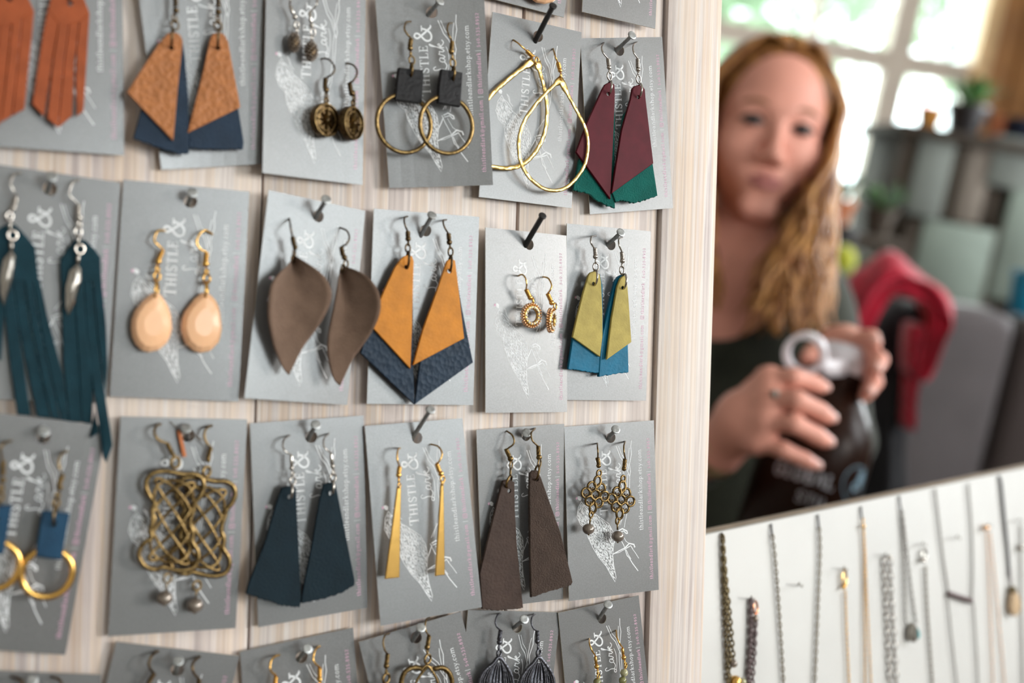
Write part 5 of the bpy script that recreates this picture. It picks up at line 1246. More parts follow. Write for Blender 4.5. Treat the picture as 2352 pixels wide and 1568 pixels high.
# grey upholstered bench
BY = 2.25
M['bench'] = mat_plain('grey_velvet', lin(88, 82, 84), rough=.8, sheen=.3, noise=.08, nscale=12); M['bench_dark'] = mat_plain('brown_grey_velvet', lin(62, 52, 50), rough=.85, sheen=.2)
zt = WY(2250, 712, BY).z; xl = WY(2060, 900, BY).x
bn = Thing('bench', 'tall grey velvet bench with channelled back', 'bench', ID, (1.3, BY + .2, 0))
for i in range(5):
    a = xl + i * .21; bn.part('back_channel', box(a, a + .205, BY, BY + .16, .42, zt, .035), M['bench'] if i != 1 else M['bench_dark'])  # one channel darker: shadow of the hollow put into its colour
bn.part('seat', box(xl, xl + 1.05, BY + .16, BY + .32, .30, .46, .04), M['bench_dark']); bn.part('plinth', box(xl + .02, xl + 1.03, BY + .02, BY + .30, 0, .42), M['bench_dark'])
mg = WY(2345, 700, BY + .08)
pot('teal glazed mug on top of the grey bench', 'tealmug', Vector((mg.x, BY + .08, zt + .0005)), .03, .085, name='mug', cat='mug')
# chair with a dark coat and a crimson scarf
CYh = 1.95
M['coat'] = mat_plain('charcoal_wool', lin(20, 20, 24), rough=.95, sheen=.02, noise=.2, nscale=40); M['scarf'] = mat_plain('crimson_knit', lin(172, 5, 44), rough=.9, sheen=.3, noise=.25, nscale=30, bump=.6, bscale=120)
M['chairwood'] = mat_plain('dark_chair_wood', lin(58, 40, 28), rough=.5)
ctop = WY(2060, 700, CYh); cx0 = WY(1985, 900, CYh).x; cx1 = WY(2105, 900, CYh).x
ch = Thing('chair', 'dark wooden chair under a charcoal coat', 'chair', ID, ((cx0 + cx1) / 2, CYh, 0))
for x in (cx0 + .03, cx1 - .03 + .02):
    ch.part('back_post', box(x - .018, x + .018, CYh + .02, CYh + .055, 0, ctop.z - .06), M['chairwood']); ch.part('leg', box(x - .018, x + .018, CYh - .40, CYh - .36, 0, .45), M['chairwood'])
ch.part('seat', box(cx0, cx1 + .02, CYh - .42, CYh + .01, .45, .48, .006), M['chairwood'], smooth='auto'); ch.part('back_rail', box(cx0 + .01, cx1 + .01, CYh + .02, CYh + .05, ctop.z - .16, ctop.z - .07, .006), M['chairwood'], smooth='auto')
def blanket(outer, inner, Y, thick, puff, seed, n=40, m=10):
    """cloth band lofted between two traced edges, with rolled thickness and folds"""
    O = resample(spline([WY(x, y, Y) for x, y in outer], 5), n); I = resample(spline([WY(x, y, Y) for x, y in inner], 5), n); r = rnd(seed); ph = [r.uniform(0, 6.28) for _ in range(4)]
    V = []; Fc = []
    for i in range(n):
        for j in range(2 * m):
            s_ = (j / m) if j < m else (2 * m - j) / m; side = -1 if j < m else 1
            p = O[i].lerp(I[i], s_); w = math.sin(math.pi * s_) ** .5
            f = .5 + .5 * math.sin(s_ * 14 + ph[0] + .25 * math.sin(i * .5 + ph[1])) * .8
            V.append(p + Vector((0, side * (thick * .5 * w) + (-puff * w * f if side < 0 else puff * w * .2), .004 * math.sin(i * .7 + j + ph[2]))))
    k = 2 * m
    for i in range(n - 1):
        for j in range(k): Fc.append((i * k + j, i * k + (j + 1) % k, (i + 1) * k + (j + 1) % k, (i + 1) * k + j))
    Fc.append(tuple(range(k))[::-1]); Fc.append(tuple((n - 1) * k + j for j in range(k)))
    return V, Fc
single('coat', 'charcoal coat hanging over the chair below the crimson scarf', 'coat', ID, ctop, blanket([(2040, 690), (2000, 740), (1975, 860), (1950, 1000), (1930, 1200), (1920, 1420)], [(2085, 690), (2110, 740), (2080, 860), (2070, 1000), (2075, 1200), (2080, 1420)], CYh, .16, .03, 4), M['coat'])
sc = Thing('scarf', 'crimson knitted scarf draped over the charcoal coat', 'scarf', ID, ctop)
sc.part('scarf_fold', blanket([(1895, 830), (1915, 730), (1950, 640), (1985, 605), (2035, 574), (2080, 600), (2130, 632), (2170, 672), (2188, 715), (2165, 765), (2135, 830), (2112, 862)], [(1955, 840), (1975, 800), (2000, 755), (2015, 720), (2035, 690), (2060, 680), (2085, 688), (2105, 705), (2118, 730), (2105, 770), (2092, 820), (2078, 862)], CYh - .10, .07, .035, 9), M['scarf'])
sc.part('scarf_tail', blanket([(2112, 850), (2100, 900), (2098, 940), (2094, 975)], [(2070, 850), (2066, 900), (2066, 940), (2068, 975)], CYh - .10, .05, .02, 10), M['scarf'])
sc.part('scarf_knot', blanket([(2120, 740), (2110, 790), (2100, 850)], [(2075, 745), (2070, 790), (2072, 850)], CYh - .12, .05, .02, 12), M['scarf'])
lb = WY(1930, 612, 2.645); lb.z = l0.z + .0365
single('felt_ball', 'lime green felt ball on the low shelf behind the scarf', 'ball', ID, lb, ball(lb, 1, 18, 12, (.032, .03, .036)), M['lime'])
# ------------------------------------------------------------------ outside the window bank
M['lawn'] = mat_plain('pale_ground', (.45, .46, .42), rough=1, noise=.2, nscale=.6); M['tree'] = mat_plain('fresh_foliage', (.40, .52, .34), rough=.7, c2=(.30, .42, .25), nscale=2.5); M['bark'] = mat_plain('bark', (.15, .11, .08), rough=.9)
struct('ground_outside', box(-16, 18, 5.6, 40, -.4, -.3), M['lawn'])
def tree(label, p, h, r, seed):
    t = Thing('tree', label, 'tree', ID, p, 'trees outside the windows'); rr = rnd(seed); p = Vector(p)
    t.part('trunk', tube([p, p + Vector((.1, 0, h * .35)), p + Vector((0, .1, h * .7))], [.2, .16, .08], 8), M['bark'])
    V = []; Fc = []
    for k in range(1500):
        d = Vector((rr.gauss(0, 1), rr.gauss(0, 1), rr.gauss(0, 1))).normalized() * rr.random() ** .4
        c = p + Vector((d.x * r, d.y * r, h * .68 + d.z * r * .95)); s_ = rr.uniform(.12, .28)
        u = Vector((rr.gauss(0, 1), rr.gauss(0, 1), rr.gauss(0, 1))).normalized(); w = u.orthogonal().normalized()
        b = len(V); V += [c - u * s_, c + w * s_ * .5, c + u * s_, c - w * s_ * .5]; Fc.append((b, b + 1, b + 2, b + 3))
    t.part('crown', (V, Fc), M['tree'], smooth=False, kind='stuff')
tree('leafy green tree outside behind the woman', (1.3, 12, -.3), 6.2, 2.4, 1); tree('leafy green tree outside left of the window post', (6.4, 15.5, -.3), 7.6, 2.6, 2); tree('leafy green tree outside toward the orange wall', (3.2, 21.5, -.3), 9.0, 3.4, 3)
M['car'] = mat_plain('pale_blue_car_paint', (.35, .45, .52), rough=.25, coat=.6); M['carglass'] = mat_plain('dark_car_glass', (.03, .035, .05), rough=.1); M['tyre'] = mat_plain('black_rubber', (.02, .02, .02), rough=.8); M['red'] = mat_plain('red_sign_paint', (.6, .18, .16), rough=.5)
cp = Vector((3.0, 9.5, -.3)); car = Thing('car', 'pale blue car parked outside the windows', 'car', ID, cp)
def prism(prof, y0, y1):
    n = len(prof); V = [(x, y0, z) for x, z in prof] + [(x, y1, z) for x, z in prof]
    return V, [tuple(range(n)), tuple(range(2 * n - 1, n - 1, -1))] + [(i, n + i, n + (i + 1) % n, (i + 1) % n) for i in range(n)]
car.part('body', prism([(cp.x - 2, .0), (cp.x + 2, .0), (cp.x + 2.05, .45), (cp.x + 1.2, .62), (cp.x - 1.7, .62), (cp.x - 2.05, .5)], cp.y, cp.y + 1.7), M['car'], smooth=False)
car.part('cabin', prism([(cp.x - 1.5, .62), (cp.x + 1.1, .62), (cp.x + .5, 1.1), (cp.x - 1.0, 1.1)], cp.y + .1, cp.y + 1.6), M['carglass'], smooth=False); car.part('roof', box(cp.x - 1.02, cp.x + .52, cp.y + .1, cp.y + 1.6, 1.1, 1.15, .02), M['car'])
for dx in (-1.3, 1.3):
    for dy in (.05, 1.5): car.part('wheel', lathe([(.15, 0), (.3, .02), (.3, .16), (.15, .18)], 20, (0, 1, 0), (cp.x + dx, cp.y + dy, 0)), M['tyre'], smooth='auto')
sgp = WY(2133, 225, 9.0); sg = Thing('signboard', 'red and white sign standing outside the window', 'sign', ID, (sgp.x, 9, -.3))
sg.part('post', box(sgp.x - .03, sgp.x + .03, 9, 9.06, -.3, sgp.z - .1), M['bark']); sg.part('panel', box(sgp.x - .05, sgp.x + .05, 8.97, 9.0, sgp.z - .10, sgp.z + .10, .005), M['red'])
# ------------------------------------------------------------------ the woman: one continuous body surface from a blended distance field
class SDF:
    def __init__(s, lo, hi, vox):
        s.lo = np.array(lo); s.v = vox; s.n = np.ceil((np.array(hi) - s.lo) / vox).astype(int) + 1
        s.f = np.full(tuple(s.n), .3, dtype=np.float32)
    def _win(s, lo, hi):
        a = np.maximum(0, np.floor((np.array(lo) - s.lo) / s.v).astype(int)); b = np.minimum(s.n, np.ceil((np.array(hi) - s.lo) / s.v).astype(int) + 1)
        if np.any(b <= a): return None, None
        ax = [s.lo[i] + s.v * np.arange(a[i], b[i], dtype=np.float32) for i in range(3)]
        return tuple(slice(a[i], b[i]) for i in range(3)), np.meshgrid(*ax, indexing='ij', sparse=True)
    def _put(s, sl, d, k, sub=False):
        f = s.f[sl]
        if sub: d = -d; h = np.clip(.5 - .5 * (f - d) / k, 0, 1) if k else 0; s.f[sl] = (f * (1 - h) + d * h + k * h * (1 - h)) if k else np.maximum(f, d)
        else:
            h = np.clip(.5 + .5 * (f - d) / k, 0, 1) if k else None
            s.f[sl] = (f * (1 - h) + d * h - k * h * (1 - h)) if k else np.minimum(f, d)
    def capsule(s, a, b, ra, rb=None, k=.01, sub=False):
        rb = ra if rb is None else rb; a, b = np.array(a, float), np.array(b, float); R = max(ra, rb) + k + .02
        sl, g = s._win(np.minimum(a, b) - R, np.maximum(a, b) + R)
        if sl is None: return
        ab = b - a; L = (ab ** 2).sum() + 1e-12
        t = np.clip(((g[0] - a[0]) * ab[0] + (g[1] - a[1]) * ab[1] + (g[2] - a[2]) * ab[2]) / L, 0, 1)
        d = np.sqrt((g[0] - a[0] - t * ab[0]) ** 2 + (g[1] - a[1] - t * ab[1]) ** 2 + (g[2] - a[2] - t * ab[2]) ** 2) - (ra + (rb - ra) * t)
        s._put(sl, d.astype(np.float32), k, sub)
    def ell(s, c, r, axes=None, k=.01, sub=False):
        c, r = np.array(c, float), np.array(r, float); R = r.max() + k + .02
        sl, g = s._win(c - R, c + R)
        if sl is None: return
        x = [g[i] - c[i] for i in range(3)]
        if axes is not None: x = [x[0] * q[0] + x[1] * q[1] + x[2] * q[2] for q in axes]
        k0 = np.sqrt((x[0] / r[0]) ** 2 + (x[1] / r[1]) ** 2 + (x[2] / r[2]) ** 2); k1 = np.sqrt((x[0] / r[0] ** 2) ** 2 + (x[1] / r[1] ** 2) ** 2 + (x[2] / r[2] ** 2) ** 2)
        s._put(sl, (k0 * (k0 - 1) / np.maximum(k1, 1e-6)).astype(np.float32), k, sub)
    def mesh(s):
        f = s.f; o = f < 0; nx, ny, nz = f.shape
        acc = np.zeros((nx - 1, ny - 1, nz - 1, 3), np.float32); cnt = np.zeros((nx - 1, ny - 1, nz - 1), np.float32)
        for ax in range(3):
            i0 = [slice(None)] * 3; i1 = [slice(None)] * 3; i0[ax] = slice(0, -1); i1[ax] = slice(1, None)
            fa, fb = f[tuple(i0)], f[tuple(i1)]; cr = (fa < 0) != (fb < 0)
            t = np.where(cr, fa / np.where(cr, fa - fb, 1), 0)
            ot = [q for q in range(3) if q != ax]
            for da in (0, 1):
                for db in (0, 1):
                    sl = [slice(None)] * 3; sl[ot[0]] = slice(da, da + f.shape[ot[0]] - 1); sl[ot[1]] = slice(db, db + f.shape[ot[1]] - 1)
                    c = cr[tuple(sl)]; off = np.zeros(c.shape + (3,), np.float32); off[..., ax] = t[tuple(sl)]; off[..., ot[0]] = da; off[..., ot[1]] = db
                    acc += off * c[..., None]; cnt += c
        m = cnt > 0; idx = np.full(m.shape, -1, int); idx[m] = np.arange(m.sum())
        P = np.argwhere(m).astype(np.float32) + acc[m] / cnt[m][:, None]
        V = s.lo + P * s.v; Q = []
        for ax in range(3):
            i0 = [slice(None)] * 3; i1 = [slice(None)] * 3; i0[ax] = slice(0, -1); i1[ax] = slice(1, None)
            a, b = o[tuple(i0)], o[tuple(i1)]; ot = [q for q in range(3) if q != ax]
            E = np.argwhere(a != b); E = E[(E[:, ot[0]] > 0) & (E[:, ot[1]] > 0) & (E[:, ot[0]] < f.shape[ot[0]] - 1) & (E[:, ot[1]] < f.shape[ot[1]] - 1)]
            def cell(da, db):
                c = E.copy(); c[:, ot[0]] -= da; c[:, ot[1]] -= db; return idx[c[:, 0], c[:, 1], c[:, 2]]
            q = np.stack([cell(1, 1), cell(0, 1), cell(0, 0), cell(1, 0)], 1)
            fl = a[E[:, 0], E[:, 1], E[:, 2]] ^ (ax == 1)
            q[~fl] = q[~fl][:, ::-1]; Q.append(q)
        Q = np.concatenate(Q)
        return V, Q[(Q >= 0).all(1)]
def px3(px, py, z): return np.array([(px - CX) / F * z, (py - CY) / F * z, z])   # camera axes: x right, y down, z forward
C2Wn = np.array([list(r) for r in C2W])
def cam_to_world(V): return (np.asarray(V) @ C2Wn.T) + np.array(EYE)
M['skin'] = mat_plain('fair_skin', lin(222, 156, 138), rough=.5, spec=.35, noise=.05, nscale=25)
M['lips'] = mat_plain('rose_lips', lin(170, 104, 102), rough=.5); M['eyewhite'] = mat_plain('eye_white', lin(150, 138, 134), rough=.4); M['iris'] = mat_plain('grey_blue_iris', lin(34, 32, 34), rough=.25); M['lash'] = mat_plain('dark_lashes', lin(52, 34, 28), rough=.7); M['brow'] = mat_plain('light_brown_brow', lin(150, 104, 74), rough=.8)
M['knit'] = mat_plain('dark_green_knit', lin(34, 38, 26), rough=.95, noise=.2, nscale=40, sheen=.15); M['denim'] = mat_plain('dark_trousers', lin(28, 28, 34), rough=.9); M['shoe'] = mat_plain('black_shoe', lin(18, 16, 16), rough=.5)
M['nailpolish'] = mat_plain('natural_fingernail', lin(226, 178, 166), rough=.25)
# head frame (metres): origin between the eyes; right, up, towards the viewer, tilted with the photo
ROLL = math.radians(12); HO = px3(1788, 282, 1.415)
HX = np.array([math.cos(ROLL), math.sin(ROLL), 0]); HY = np.array([math.sin(ROLL), -math.cos(ROLL), 0]); HZ = np.array([0, 0, -1.])
_py = math.radians(4); HY, HZ = HY * math.cos(_py) - HZ * math.sin(_py) * -1, HZ * math.cos(_py) - HY * math.sin(_py)
HZ = HZ / np.linalg.norm(HZ); HY = HY - HZ * HY.dot(HZ); HY /= np.linalg.norm(HY); HX = np.cross(HY, HZ)
if HX[0] < 0: HX = -HX
AX = [HX, HY, HZ]
def hd(x, y, z): return HO + (HX * x + HY * y + HZ * (z - 78)) * .001 + (HX * 0) if False else HO + HX * x * .001 + HY * y * .001 + HZ * (z - 78) * .001
lo = np.array([-.02 + px3(1480, 0, 1.4)[0], px3(0, 0, 1.4)[1] - .02, .98]); hi = np.array([px3(2090, 0, 1.4)[0], px3(0, 1400, 1.4)[1], 1.68])
B = SDF(lo, hi, .0034)
def E(c, r, k=.012, sub=False): B.ell(hd(*c), np.array(r) * .001, AX, k, sub)
def Cp(a, b, ra, rb=None, k=.012, sub=False): B.capsule(hd(*a), hd(*b), ra * .001, (rb or ra) * .001, k, sub)
E((0, 32, -8), (73, 82, 92)); E((0, -18, 20), (63, 80, 60), .02); E((0, -62, 24), (53, 46, 46), .02); Cp((-11, -103, 62), (11, -103, 62), 15, 15, .018)
for s_ in (-1, 1):
    E((s_ * 37, -34, 48), (26, 28, 26), .02); Cp((s_ * 10, 17, 76), (s_ * 44, 15, 62), 9, 8, .016); E((s_ * 30, -3, 92), (17, 11, 14), .010, True); E((s_ * 30, -2, 68), (15, 13, 13), .004)
    E((s_ * 11, -46, 88), (8, 7, 9), .006); E((s_ * 76, -8, -8), (8, 30, 18), .006)
Cp((0, 6, 78), (0, -34, 96), 7, 8, .010); E((0, -41, 99), (11, 9, 10), .007)
E((0, -72, 63), (31, 18, 18), .015); E((0, -58, 92), (4, 6, 5), .006, True)
neck0 = hd(0, -80, -34); chest = px3(1690, 700, 1.50)
B.capsule(neck0, px3(1712, 580, 1.515), .047, .050, .012)
shR, shL = px3(1818, 705, 1.545), px3(1520, 640, 1.50)                     # shoulders
B.capsule(shL, shR, .055, .052, .03); B.capsule(px3(1712, 590, 1.525), px3(1700, 700, 1.51), .050, .075, .03)
B.ell(px3(1690, 830, 1.52), (.155, .20, .10), None, .04); B.ell(px3(1670, 1120, 1.52), (.14, .20, .10), None, .04)
# bottle axis (needed for the grip)
BT, BB = px3(1925, 872, 1.235), px3(1792, 1300, 1.215); bax = (BB - BT) / np.linalg.norm(BB - BT)
# her right arm (towards the plank board), wrist and gripping hand
elb = px3(1490, 1080, 1.34); wr = px3(1642, 1032, 1.185)
B.capsule(shL, elb, .048, .040, .02); B.capsule(elb, wr, .038, .025, .015)
pal = px3(1712, 965, 1.150)
B.capsule(wr, pal, .025, .029, .012)
KN = [px3(1768, 872, 1.128), px3(1768, 918, 1.118), px3(1760, 968, 1.116), px3(1738, 1012, 1.122)]
for k_ in KN: B.capsule(pal, k_, .024, .0125, .012)
for q in range(3): B.capsule(KN[q], KN[q + 1], .0115, .0115, .010)
FING = [[KN[0], px3(1822, 866, 1.112), px3(1868, 880, 1.122), px3(1886, 888, 1.132)], [KN[1], px3(1830, 918, 1.098), px3(1882, 944, 1.108), px3(1902, 957, 1.120)],
        [KN[2], px3(1824, 972, 1.096), px3(1876, 1000, 1.106), px3(1896, 1012, 1.118)], [KN[3], px3(1798, 1032, 1.106), px3(1848, 1056, 1.112), px3(1868, 1066, 1.122)]]
FR = [(.0098, .0092, .0084, .0074), (.0100, .0094, .0086, .0076), (.0096, .0090, .0083, .0073), (.0088, .0080, .0074, .0066)]
for fg, rr in zip(FING, FR):
    for q in range(3): B.capsule(fg[q], fg[q + 1], rr[q], rr[q + 1], .003)
thumb = [px3(1700, 930, 1.16), px3(1760, 868, 1.21), px3(1808, 872, 1.25), px3(1830, 884, 1.275)]       # thumb goes round the far side of the bottle
for q in range(3): B.capsule(thumb[q], thumb[q + 1], (.014, .0112, .0098, .0088)[q], (.014, .0112, .0098, .0088)[q + 1], .006)
# her left arm and the hand closing on the lid
elb2 = px3(1930, 1010, 1.50); wr2 = px3(1925, 800, 1.335)
B.capsule(shR, elb2, .046, .038, .02); B.capsule(elb2, wr2, .036, .024, .015)
pal2 = px3(1938, 806, 1.285); B.capsule(wr2, pal2, .024, .027, .012)
K2_ = [px3(1952, 786, 1.258), px3(1966, 812, 1.248), px3(1972, 842, 1.252), px3(1966, 868, 1.262)]
for k_ in K2_: B.capsule(pal2, k_, .022, .0115, .012)
F2 = [[K2_[0], px3(1985, 776, 1.225), px3(2002, 774, 1.205), px3(2010, 786, 1.195)], [K2_[1], px3(2004, 812, 1.212), px3(2022, 826, 1.192), px3(2014, 846, 1.182)],
      [K2_[2], px3(2002, 852, 1.215), px3(2010, 876, 1.195), px3(1998, 898, 1.186)], [K2_[3], px3(1990, 880, 1.225), px3(1994, 900, 1.21), px3(1985, 912, 1.20)]]
for fg, rr in zip(F2, FR):
    for q in range(3): B.capsule(fg[q], fg[q + 1], rr[q] * .95, rr[q + 1] * .95, .003)
th2 = [px3(1922, 812, 1.29), px3(1890, 806, 1.265), px3(1868, 812, 1.24), px3(1856, 822, 1.222)]
for q in range(3): B.capsule(th2[q], th2[q + 1], (.0135, .011, .0096, .0085)[q], (.0135, .011, .0096, .0085)[q + 1], .006)
V, Q = B.mesh()
pw = cam_to_world(np.array([px3(1690, 830, 1.52)]))[0]
wroot = Vector((pw[0], pw[1], 0))
woman = Thing('person', 'woman with long wavy blonde hair in dark green top gripping a bottle', 'person', ID, wroot)
def wpart(name, V_, Q_, mat, parent=None, **k): return woman.part(name, ([Vector(v) for v in cam_to_world(V_)], [tuple(int(i) for i in q) for q in Q_]), M[mat], parent=parent, **k)
def wgeo(name, geo, mat, parent=None, **k): return wpart(name, [list(v) for v in geo[0]], geo[1], mat, parent, **k)
body = wpart('body', V, Q, 'skin')
# knitted top: same torso, inflated, cut out at the neckline
S = SDF(lo, hi, .006); g_ = .007
S.capsule(shL, shR, .055 + g_, .052 + g_, .03); S.ell(px3(1690, 830, 1.52), (.155 + g_, .20, .10 + g_), None, .04); S.ell(px3(1670, 1120, 1.52), (.14 + g_, .20, .10 + g_), None, .04)
S.capsule(shL, elb, .048 + g_, .042 + g_, .02); S.capsule(elb, elb + (wr - elb) * .72, .042, .036, .015)
S.capsule(shR, elb2, .046 + g_, .042, .02); S.capsule(elb2, elb2 + (wr2 - elb2) * .5, .042, .036, .012)
S.ell(px3(1655, 610, 1.40), (.078, .088, .16), None, .012, True)
V2, Q2 = S.mesh(); wpart('knitted_top', V2, Q2, 'knit')
# legs to the floor
L_ = SDF(np.array([0, 0, 0.]) - np.array([0.05, 0, 0]), np.array([.01, .01, .01]), .5) if False else None
hipw = cam_to_world(np.array([px3(1670, 1180, 1.52)]))[0]
def leg_geo(dx):
    x, y, z = hipw[0] + dx, hipw[1], hipw[2]
    return tube([(x * 1, y, z), (x, y - .01, z * .75), (x, y + .01, z * .5), (x, y + .015, z * .25), (x, y + .02, .07)], [.095, .09, .062, .058, .042], 12)
woman.part('trousers', join(leg_geo(-.085), leg_geo(.085), ball((hipw[0], hipw[1], hipw[2]), 1, 16, 10, (.165, .10, .11))), M['denim'])
for dx in (-.085, .085): woman.part('shoe', ball((hipw[0] + dx, hipw[1] - .04, .045), 1, 14, 8, (.045, .125, .045)), M['shoe'])
# face details
def hpts(pts): return [Vector(hd(*p)) for p in pts]
for s_ in (-1, 1):
    eye = wgeo('eye', ball((0, 0, 0), 1, 14, 10, (1, 1, 1)) and ([Vector(hd(s_ * 30 + v[0] * 13, -3 + v[1] * 5.2, 76 + v[2] * 6)) for v in ball((0, 0, 0), 1, 14, 10)[0]], ball((0, 0, 0), 1, 14, 10)[1]), 'eyewhite')
    wgeo('iris', ([Vector(hd(s_ * 30 - 1 + v[0] * 7.5, -3 + v[1] * 5.4, 80.5 + v[2] * 2.6)) for v in ball((0, 0, 0), 1, 14, 10)[0]], ball((0, 0, 0), 1, 14, 10)[1]), 'iris', eye)
    wgeo('eyelashes', tube(spline(hpts([(s_ * 16, -4, 79), (s_ * 24, 2.2, 83), (s_ * 32, 3, 83.5), (s_ * 40, .5, 80), (s_ * 45, -3.5, 75)]), 4), .0017, 6), 'lash', eye)
    wgeo('eyelashes', tube(spline(hpts([(s_ * 20, -7, 80), (s_ * 30, -9, 81), (s_ * 40, -6.5, 78)]), 4), .0009, 5), 'lash', eye)
    wgeo('eyebrow', tube(spline(hpts([(s_ * 13, 16, 85), (s_ * 26, 21, 84), (s_ * 40, 20, 77), (s_ * 52, 14, 66)]), 4), [.0022] * 4 + [.0026] * 5 + [.0018] * 4, 6, flat=.6), 'brow')
    wgeo('nostril', ([Vector(hd(s_ * 6.5 + v[0] * 3.4, -48 + v[1] * 1.8, 95.5 + v[2] * 3)) for v in ball((0, 0, 0), 1, 8, 6)[0]], ball((0, 0, 0), 1, 8, 6)[1]), 'lash')
wgeo('upper_lip', tube(spline(hpts([(-26, -71, 72), (-12, -68, 81.5), (-4, -66.5, 84), (0, -67.5, 84), (4, -66.5, 84), (12, -68, 81.5), (26, -71, 72)]), 4), [.0010] + [.0022] * 4 + [.0034] * 15 + [.0022] * 4 + [.0010], 8), 'lips')
wgeo('lower_lip', tube(spline(hpts([(-24, -72, 72.5), (-12, -75.5, 80.5), (0, -77.5, 83), (12, -75.5, 80.5), (24, -72, 72.5)]), 4), [.0010] + [.0028] * 3 + [.0044] * 9 + [.0028] * 3 + [.0010], 8), 'lips')
for fg, rr in zip(FING + F2[:3], FR + FR):
    a, b = fg[2], fg[3]; d = (b - a) / np.linalg.norm(b - a); n_ = np.array([0, -.25, -1.]); n_ -= d * n_.dot(d); n_ /= np.linalg.norm(n_); w_ = np.cross(d, n_); c = b + n_ * (rr[3] * .80) + d * .002
    wgeo('fingernail', ([Vector(c + d * (v[1] * .0065) + w_ * (v[0] * .0046) + n_ * (v[2] * .0016)) for v in ball((0, 0, 0), 1, 10, 6)[0]], ball((0, 0, 0), 1, 10, 6)[1]), 'nailpolish')
# hair: a fitted cap and long wavy locks from a centre parting
def mat_hair():
    m = mat_plain('golden_blonde_hair', lin(206, 152, 90), rough=.42, spec=.4, c2=lin(148, 94, 46), nscale=45)
    return m
M['hair'] = mat_hair(); M['hair_dark'] = mat_plain('honey_brown_hair', lin(164, 112, 60), rough=.45, spec=.4, c2=lin(108, 64, 30), nscale=45)
HC = SDF(lo, hi, .005)
HC.ell(hd(0, 37, -16), (.084, .086, .096), AX, .01); HC.ell(hd(0, -40, -46), (.076, .085, .058), AX, .03)
HC.ell(hd(8, -120, -66), (.088, .10, .045), AX, .03); HC.ell(px3(1808, 560, 1.50), (.062, .13, .045), None, .03)
HC.ell(hd(0, -12, 66), (.066, .092, .058), AX, .010, True)
V3, Q3 = HC.mesh(); cap = wpart('hair', V3, Q3, 'hair_dark', label='long wavy golden blonde hair')
hr = rnd(21)
def lock(side, i, n):
    f = (i + hr.uniform(-.4, .4)) / n                                      # 0 front ... 1 back
    z0 = 62 - 120 * f; top = np.array([side * hr.uniform(1, 5), 118 - 26 * max(0, (z0 - 20) / 45) ** 2 - 22 * max(0, (-z0 - 20) / 50) ** 2, z0])
    az = math.radians(48 - 125 * f); a_, c_ = 84 + hr.uniform(-3, 5), 96 + hr.uniform(-3, 4)
    P = [top]
    for t in (.3, .6, .85, 1.0):
        el = math.radians(78 * (1 - t) + 2)
        P.append(np.array([side * a_ * (math.sin(math.radians(90)) * math.cos(az * .55)) * math.cos(el) ** .8 * (.35 + .65 * t) + side * 4, 36 + 84 * math.sin(el), (z0 * (1 - t) + t * (c_ * math.sin(az) * .72)) * 1.0 - 6]))
    pts = [Vector(hd(*p)) for p in P]
    # falling part, in image space
    if side > 0: ex, ez = hr.uniform(1716, 1902), hr.uniform(1.335, 1.45); ey = hr.uniform(640, 775)
    else: ex, ez = hr.uniform(1560, 1650), hr.uniform(1.36, 1.46); ey = hr.uniform(600, 720)
    e_ = px3(ex, ey, ez); s0 = np.array(pts[-1]); ph = hr.uniform(0, 6.28); am = hr.uniform(.008, .017)
    mid = px3(hr.uniform(1884, 1918) if side > 0 else 1600, 430, ez + .05); K_ = 11
    for k in range(1, K_ + 1):
        t = k / K_; b = s0 * (1 - t) ** 2 + 2 * mid * t * (1 - t) + e_ * t * t
        b = b + np.array([math.sin(t * 13 + ph) * am * t, 0, math.cos(t * 11 + ph) * am * .7 * t]); pts.append(Vector(b))
    S_ = spline(pts, 3); n_ = len(S_); r0 = hr.uniform(.0024, .0050)
    rad = [r0 * (.35 + .65 * min(1, q / (n_ * .18))) * (1 - .75 * max(0, (q / n_ - .62) / .38)) for q in range(n_)]
    return tube(S_, rad, 6, flat=.55)
for side, n in ((1, 300), (-1, 130)):
    for mt, rg in (('hair', 0), ('hair_dark', 1)):
        gs = [lock(side, i, n) for i in range(n) if (i % 5 in (1, 3)) == bool(rg)]
        wgeo('hair_locks', join(*gs), mt, cap, kind='stuff')
# watch, ring
def vec(a): return Vector([float(x) for x in a])
M['watch'] = mat_plain('brushed_gold_watch', (.55, .42, .25), rough=.35, metal=.9)
wd = (pal - wr) / np.linalg.norm(pal - wr); wc = wr + wd * -.004
def cam_thing(name, label, cat, c):
    w = cam_to_world(np.array([c]))[0]; return Thing(name, label, cat, ID, Vector(w))
def cam_part(t, name, geo, mat, parent=None, smooth='auto'): return t.part(name, ([Vector(v) for v in cam_to_world(np.array([list(v) for v in geo[0]]))], geo[1]), M[mat], parent=parent, smooth=smooth)
wt = cam_thing('wristwatch', 'gold wristwatch on the wrist beside the plank board', 'watch', wc)
cam_part(wt, 'band', lathe([(.0275, -.007), (.0288, -.005), (.0288, .005), (.0275, .007)], 28, vec(wd), vec(wc)), 'watch'); fc = wc + np.array([.002, -.012, -.026])
cam_part(wt, 'case', lathe([(.013, -.003), (.0145, -.002), (.0145, .003), (.013, .004)], 24, Vector((.05, -.35, -.93)), vec(fc)), 'watch')
rg = cam_thing('finger_ring', 'silver ring on the knuckle of the hand gripping the bottle', 'ring', KN[1]); rc_ = KN[1] * .75 + FING[1][1] * .25; rd = FING[1][1] - KN[1]
cam_part(rg, 'band', lathe([(.0108, -.0025), (.0114, -.0015), (.0114, .0015), (.0108, .0025)], 20, vec(rd), vec(rc_)), 'silver')
cam_part(rg, 'stone', ball(vec(rc_ + np.array([-.004, -.006, -.0105])), .0042, 10, 6), 'old_silver')
